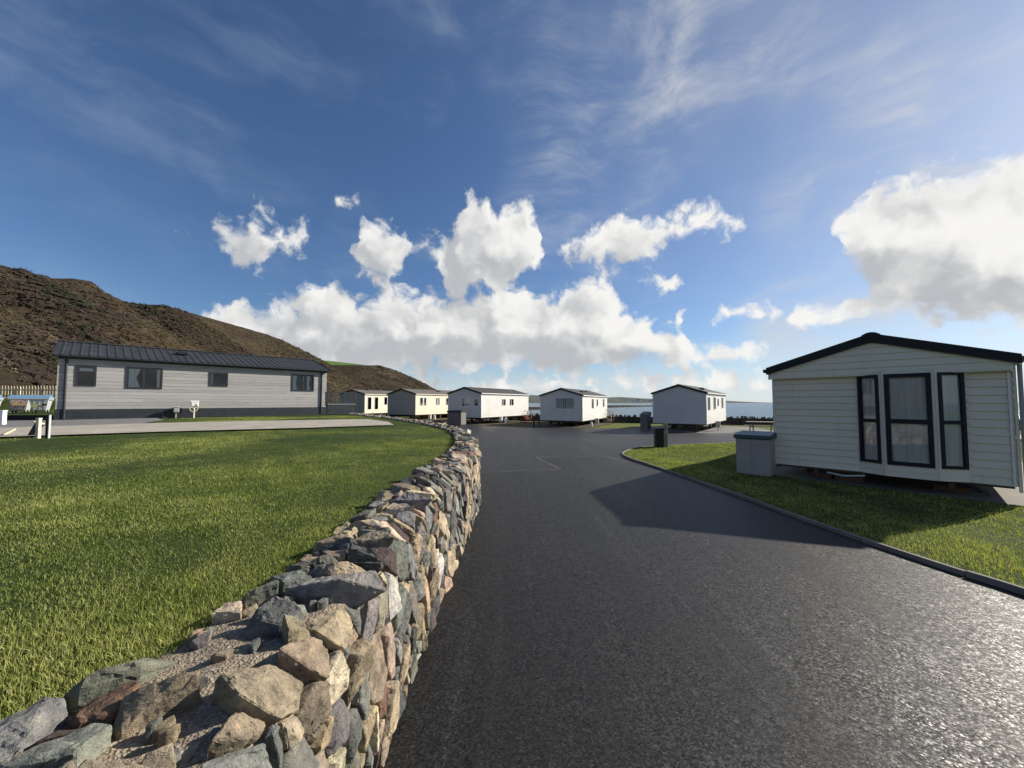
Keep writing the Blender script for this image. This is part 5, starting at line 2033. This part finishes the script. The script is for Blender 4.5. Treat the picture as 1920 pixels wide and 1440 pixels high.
# ------------------------------------------------------------------ picnic table
pt = thing('picnic_table', 'dark timber picnic table on the grass behind the near caravan', 'table', (17.5, 27.0, -0.34), R_(-20))
for k in range(5):
    MB().box((-0.95, -0.36 + k * 0.145, 0.70), (0.95, -0.23 + k * 0.145, 0.745)).build('plank', 'timber', pt)
for s in (-1, 1):
    for k in range(2):
        y = s * (0.60 + k * 0.145)
        MB().box((-0.95, y - 0.065, 0.42), (0.95, y + 0.065, 0.46)).build('seat', 'timber', pt)
    for x in (-0.65, 0.65):
        MB().add([(x - 0.025, s * 0.62 - 0.05, 0), (x + 0.025, s * 0.62 - 0.05, 0), (x + 0.025, s * 0.62 + 0.05, 0), (x - 0.025, s * 0.62 + 0.05, 0),
                  (x - 0.025, s * 0.24 - 0.05, 0.70), (x + 0.025, s * 0.24 - 0.05, 0.70), (x + 0.025, s * 0.24 + 0.05, 0.70), (x - 0.025, s * 0.24 + 0.05, 0.70)],
                 [(0, 3, 2, 1), (4, 5, 6, 7), (0, 1, 5, 4), (1, 2, 6, 5), (2, 3, 7, 6), (3, 0, 4, 7)]).build('leg', 'darktimber', pt)
for x in (-0.69, 0.69):
    MB().box((x - 0.02, -0.74, 0.34), (x + 0.02, 0.74, 0.415)).build('crossbar', 'darktimber', pt)


# ------------------------------------------------------------------ steps up to the caravan doors
def steps(label, loc, rot, mat, n=4, w=0.75):
    t = thing('entrance_steps', label, 'steps', loc, rot, 'steps at the caravan doors')
    for k in range(n):
        MB().box((0, 0.24 * k, 0.17 * (k + 1) - 0.04), (w, 0.24 * k + 0.26, 0.17 * (k + 1))).build('tread', mat, t)
    for x in (0.0, w):
        MB().add([(x - 0.02, -0.05, 0), (x + 0.02, -0.05, 0), (x + 0.02, 0.24 * n, 0.0), (x - 0.02, 0.24 * n, 0.0), (x - 0.02, -0.05, 0.12), (x + 0.02, -0.05, 0.12), (x + 0.02, 0.24 * n, 0.17 * n + 0.02), (x - 0.02, 0.24 * n, 0.17 * n + 0.02)],
                 [(0, 3, 2, 1), (4, 5, 6, 7), (0, 1, 5, 4), (1, 2, 6, 5), (2, 3, 7, 6), (3, 0, 4, 7)]).build('stringer', mat, t)
        for y, z in ((0.0, 0.0), (0.24 * n - 0.05, 0.0)):
            MB().box((x - 0.03, y - 0.03, z), (x + 0.03, y + 0.03, (0.95 if y == 0 else 0.17 * n + 0.85))).build('post', mat, t)
        MB().tube([(x, 0, 0.93), (x, 0.24 * n - 0.05, 0.17 * n + 0.83)], 0.03, 6).build('handrail', mat, t)
        MB().tube([(x, 0, 0.55), (x, 0.24 * n - 0.05, 0.17 * n + 0.45)], 0.025, 6).build('rail', mat, t)
    return t


steps('red brown timber steps at the seaward end of the caravan behind the storage box', (1.62, 40.2, -0.22), R_(55), 'redtimber')
steps('weathered timber steps at the seaward end of the curtained gable caravan', (10.30, 40.0, -0.34), R_(55), 'timber')

for (x, y, h, lb) in ((1.80, 31.9, 0.80, 'taller dark timber bollard left of the curtained gable caravan'), (2.42, 34.3, 0.72, 'shorter dark timber bollard close to the curtained gable caravan corner')):
    b = thing('bollard', lb, 'bollard', (x, y, float(ground_z(x, y))), 0.3, 'dark timber bollards')
    MB().box((-0.055, -0.055, -0.1), (0.055, 0.055, h - 0.05)).build('shaft', 'darktimber', b)
    MB().add([(-0.055, -0.055, h - 0.048), (0.055, -0.055, h - 0.048), (0.055, 0.055, h - 0.048), (-0.055, 0.055, h - 0.048), (0, 0, h)], [(0, 3, 2, 1), (0, 1, 4), (1, 2, 4), (2, 3, 4), (3, 0, 4)]).build('cap', 'darktimber', b)


# ------------------------------------------------------------------ things left of the lodge
def waste_bin(label, x, y, rot, sticker):
    t = thing('waste_bin', label, 'bin', (x, y, LAWN_Z), rot, 'galvanised wheeled bins')
    w, d, h = 1.02, 0.95, 1.12
    z0 = 0.22
    vs = [(0.14, 0.14, z0), (w - 0.14, 0.14, z0), (w - 0.14, d - 0.14, z0), (0.14, d - 0.14, z0), (0, 0, h), (w, 0, h), (w, d, h), (0, d, h)]
    MB().add(vs, [(0, 3, 2, 1), (4, 5, 6, 7), (0, 1, 5, 4), (1, 2, 6, 5), (2, 3, 7, 6), (3, 0, 4, 7)]).build('body', 'steel', t, bevel=0.02)
    MB().box((-0.04, -0.04, h - 0.05), (w + 0.04, d + 0.04, h + 0.01)).build('rim', 'steel', t)
    n = 9
    poly = [(-0.03, h + 0.012)] + [(d * k / n, h + 0.02 + 0.26 * math.sin(math.pi * min(1, (k + 0.6) / (n + 0.8)))) for k in range(n + 1)] + [(d + 0.03, h + 0.012)]
    MB().prism(poly, 'x', -0.02, w + 0.02).build('lid', 'blue', t)
    for x_ in (0.2, w - 0.2):
        for y_ in (0.2, d - 0.2):
            c = MB().tube([(x_ - 0.03, y_, 0.10), (x_ + 0.03, y_, 0.10)], 0.10, 14).build('wheel', 'rubber', t)
            MB().box((x_ - 0.045, y_ - 0.03, 0.10), (x_ + 0.045, y_ + 0.03, z0)).build('castor_fork', 'whiteplastic', t)
    for s in (-1, 1):
        x_ = -0.06 if s < 0 else w + 0.06
        MB().tube([(x_, 0.2, h - 0.12), (x_, 0.8, h - 0.12)], 0.022, 8).build('lifting_arm', 'steel', t)
    for k in range(3):
        xx = 0.24 + k * 0.27
        fr_ = lambda u, o, z: (u, 0.14 - 0.14 * (z - z0) / (h - z0) - o, z)
        fbox(MB(), fr_, xx - 0.02, xx + 0.02, 0.0, 0.012, z0 + 0.05, h - 0.06).build('rib', 'steel', t)
    if sticker == 'big':
        o = MB().add([(-0.32, 0.0, -0.30), (0.32, 0.0, -0.30), (0.36, -0.082, 0.30), (-0.36, -0.082, 0.30)], [(0, 1, 2, 3)]).build('sticker', 'sticker', t, (w / 2, 0.035, z0 + 0.48))
    elif sticker == 'small':
        MB().add([(-0.22, 0.0, -0.12), (0.12, 0.0, -0.12), (0.12, -0.034, 0.12), (-0.22, -0.034, 0.12)], [(0, 1, 2, 3)]).build('sticker', 'hose', t, (w / 2 - 0.15, 0.055, z0 + 0.36))
        MB().add([(-0.14, 0.0, -0.07), (0.14, 0.0, -0.07), (0.14, -0.02, 0.07), (-0.14, -0.02, 0.07)], [(0, 1, 2, 3)]).build('sticker', 'anthracite', t, (w / 2 + 0.28, 0.047, z0 + 0.42))
    return t


for (x, y, lb, st) in ((-40.3, 28.9, 'leftmost galvanised bin with blue lid, cut by the picture edge', 'none'), (-38.55, 29.45, 'galvanised bin with blue lid and red and yellow sticker', 'big'),
                       (-36.75, 29.25, 'galvanised bin with blue lid nearest the grey lodge', 'small')):
    waste_bin(lb, x, y, R_(36), st)

pf = thing('picket_fence', 'pale new timber picket fence at the hill foot behind the bins', 'fence', (-53.2, 32.6, 2.08), R_(5))
for k in range(62):
    x = k * 0.235
    z = 0.02 * math.sin(k * 0.4)
    MB().prism([(x - 0.055, -0.6), (x + 0.055, -0.6), (x + 0.055, 1.02 + z), (x, 1.12 + z), (x - 0.055, 1.02 + z)], 'y', -0.012, 0.012).build('picket', 'pale_timber', pf)
for z in (0.30, 0.80):
    MB().box((-0.1, 0.014, z - 0.045), (14.6, 0.05, z + 0.045)).build('rail', 'pale_timber', pf)
for k in range(8):
    MB().box((k * 2.05 - 0.05, 0.052, -0.8), (k * 2.05 + 0.05, 0.14, 1.0)).build('post', 'pale_timber', pf)

se = thing('sleeper_edging', 'low dark timber edging between the gravel and the grey bins', 'edging', (-25.3, 17.95, LAWN_Z), R_(0))
for k in range(2):
    MB().box((0.0, 0.0, k * 0.115), (1.98, 0.12, k * 0.115 + 0.11)).build('plank', 'fascia', se)
    MB().box((2.0, 0.0, k * 0.115), (3.95, 0.12, k * 0.115 + 0.11)).build('plank', 'fascia', se)

wpst = thing('marker_post', 'short thick white post on the gravel at the picture edge', 'post', (-18.85, 14.25, LAWN_Z), 0.3, 'posts by the pad')
MB().box((-0.085, -0.085, 0), (0.085, 0.085, 0.50)).build('shaft', 'whiteplastic', wpst, bevel=0.01)
MB().box((-0.10, -0.10, 0.501), (0.10, 0.10, 0.53)).build('cap', 'whiteplastic', wpst, bevel=0.008)
p1 = thing('marker_post', 'thin cream post standing at the grass edge of the pad', 'post', (-11.22, 9.15, LAWN_Z - 0.05), 0.0, 'posts by the pad')
MB().box((-0.035, -0.03, 0), (0.035, 0.03, 0.48)).build('shaft', 'cream', p1)
MB().box((-0.042, -0.038, 0.481), (0.042, 0.038, 0.50)).build('cap', 'cream', p1)
p2 = thing('marker_post', 'slim dark metal post beside the thin cream post', 'post', (-11.0, 9.15, LAWN_Z - 0.05), 0.2, 'posts by the pad')
MB().box((-0.025, -0.025, 0), (0.02, 0.025, 0.58)).build('shaft', 'blackplastic', p2)
MB().box((0.021, -0.024, 0), (0.040, 0.024, 0.57)).build('edge_strip', 'steel', p2)
p3 = thing('leaning_post', 'short black post leaning over on the pad behind the cream post', 'post', (-11.85, 9.55, LAWN_Z + 0.012), R_(10))
lp = MB()
lp.add([(-0.06, -0.05, 0), (0.06, -0.05, 0), (0.06, 0.05, 0), (-0.06, 0.05, 0), (0.08, -0.05, 0.30), (0.19, -0.05, 0.26), (0.19, 0.05, 0.26), (0.08, 0.05, 0.30)],
       [(0, 3, 2, 1), (4, 5, 6, 7), (0, 1, 5, 4), (1, 2, 6, 5), (2, 3, 7, 6), (3, 0, 4, 7)])
lp.build('shaft', 'blackplastic', p3)
MB().add([(0.03, -0.06, 0.318), (0.19, -0.06, 0.262), (0.19, 0.06, 0.262), (0.03, 0.06, 0.318), (0.04, -0.06, 0.345), (0.20, -0.06, 0.29), (0.20, 0.06, 0.29), (0.04, 0.06, 0.345)],
         [(0, 3, 2, 1), (4, 5, 6, 7), (0, 1, 5, 4), (1, 2, 6, 5), (2, 3, 7, 6), (3, 0, 4, 7)]).build('cap', 'pale_timber', p3)
tb = MB()
tb.tube([(-12.5, 9.52, LAWN_Z + 0.035), (-14.6, 11.35, LAWN_Z + 0.032)], 0.022, 6)
tag(tb.build('timber_batten', 'pale_timber'), 'long pale timber batten lying on the concrete pad', 'batten')

# ------------------------------------------------------------------ white houses on the far shore
hr = random.Random(12)
for k in range(22):
    x = 880 + k * 21 + hr.uniform(-9, 9)
    y = 3020 + hr.uniform(0, 130)
    t_ = (y - 2950) / 650
    zt = float(np.interp(x, [p[0] for p in FAR], [p[1] for p in FAR]))
    z = -4 + (zt + 4) * (t_ ** 0.8) + 1.0
    h = thing('far_house', 'small white house on the far shore across the bay', 'house', (x, y, z), hr.uniform(-0.4, 0.4), 'white houses on the far shore')
    w_, d_, e_ = hr.uniform(14, 26), 9.0, hr.uniform(6, 9)
    MB().box((0, 0, -3), (w_, d_, e_)).build('wall', 'whiteplastic', h)
    MB().prism([(-0.5, e_ + 0.01), (d_ + 0.5, e_ + 0.01), (d_ / 2, e_ + 3.2)], 'x', -0.4, w_ + 0.4).build('roof', 'roofslate', h)
    for q in range(2):
        MB().box((w_ * (0.25 + 0.4 * q), -0.06, e_ * 0.35), (w_ * (0.25 + 0.4 * q) + 1.5, -0.005, e_ * 0.75)).build('window', 'fascia', h)
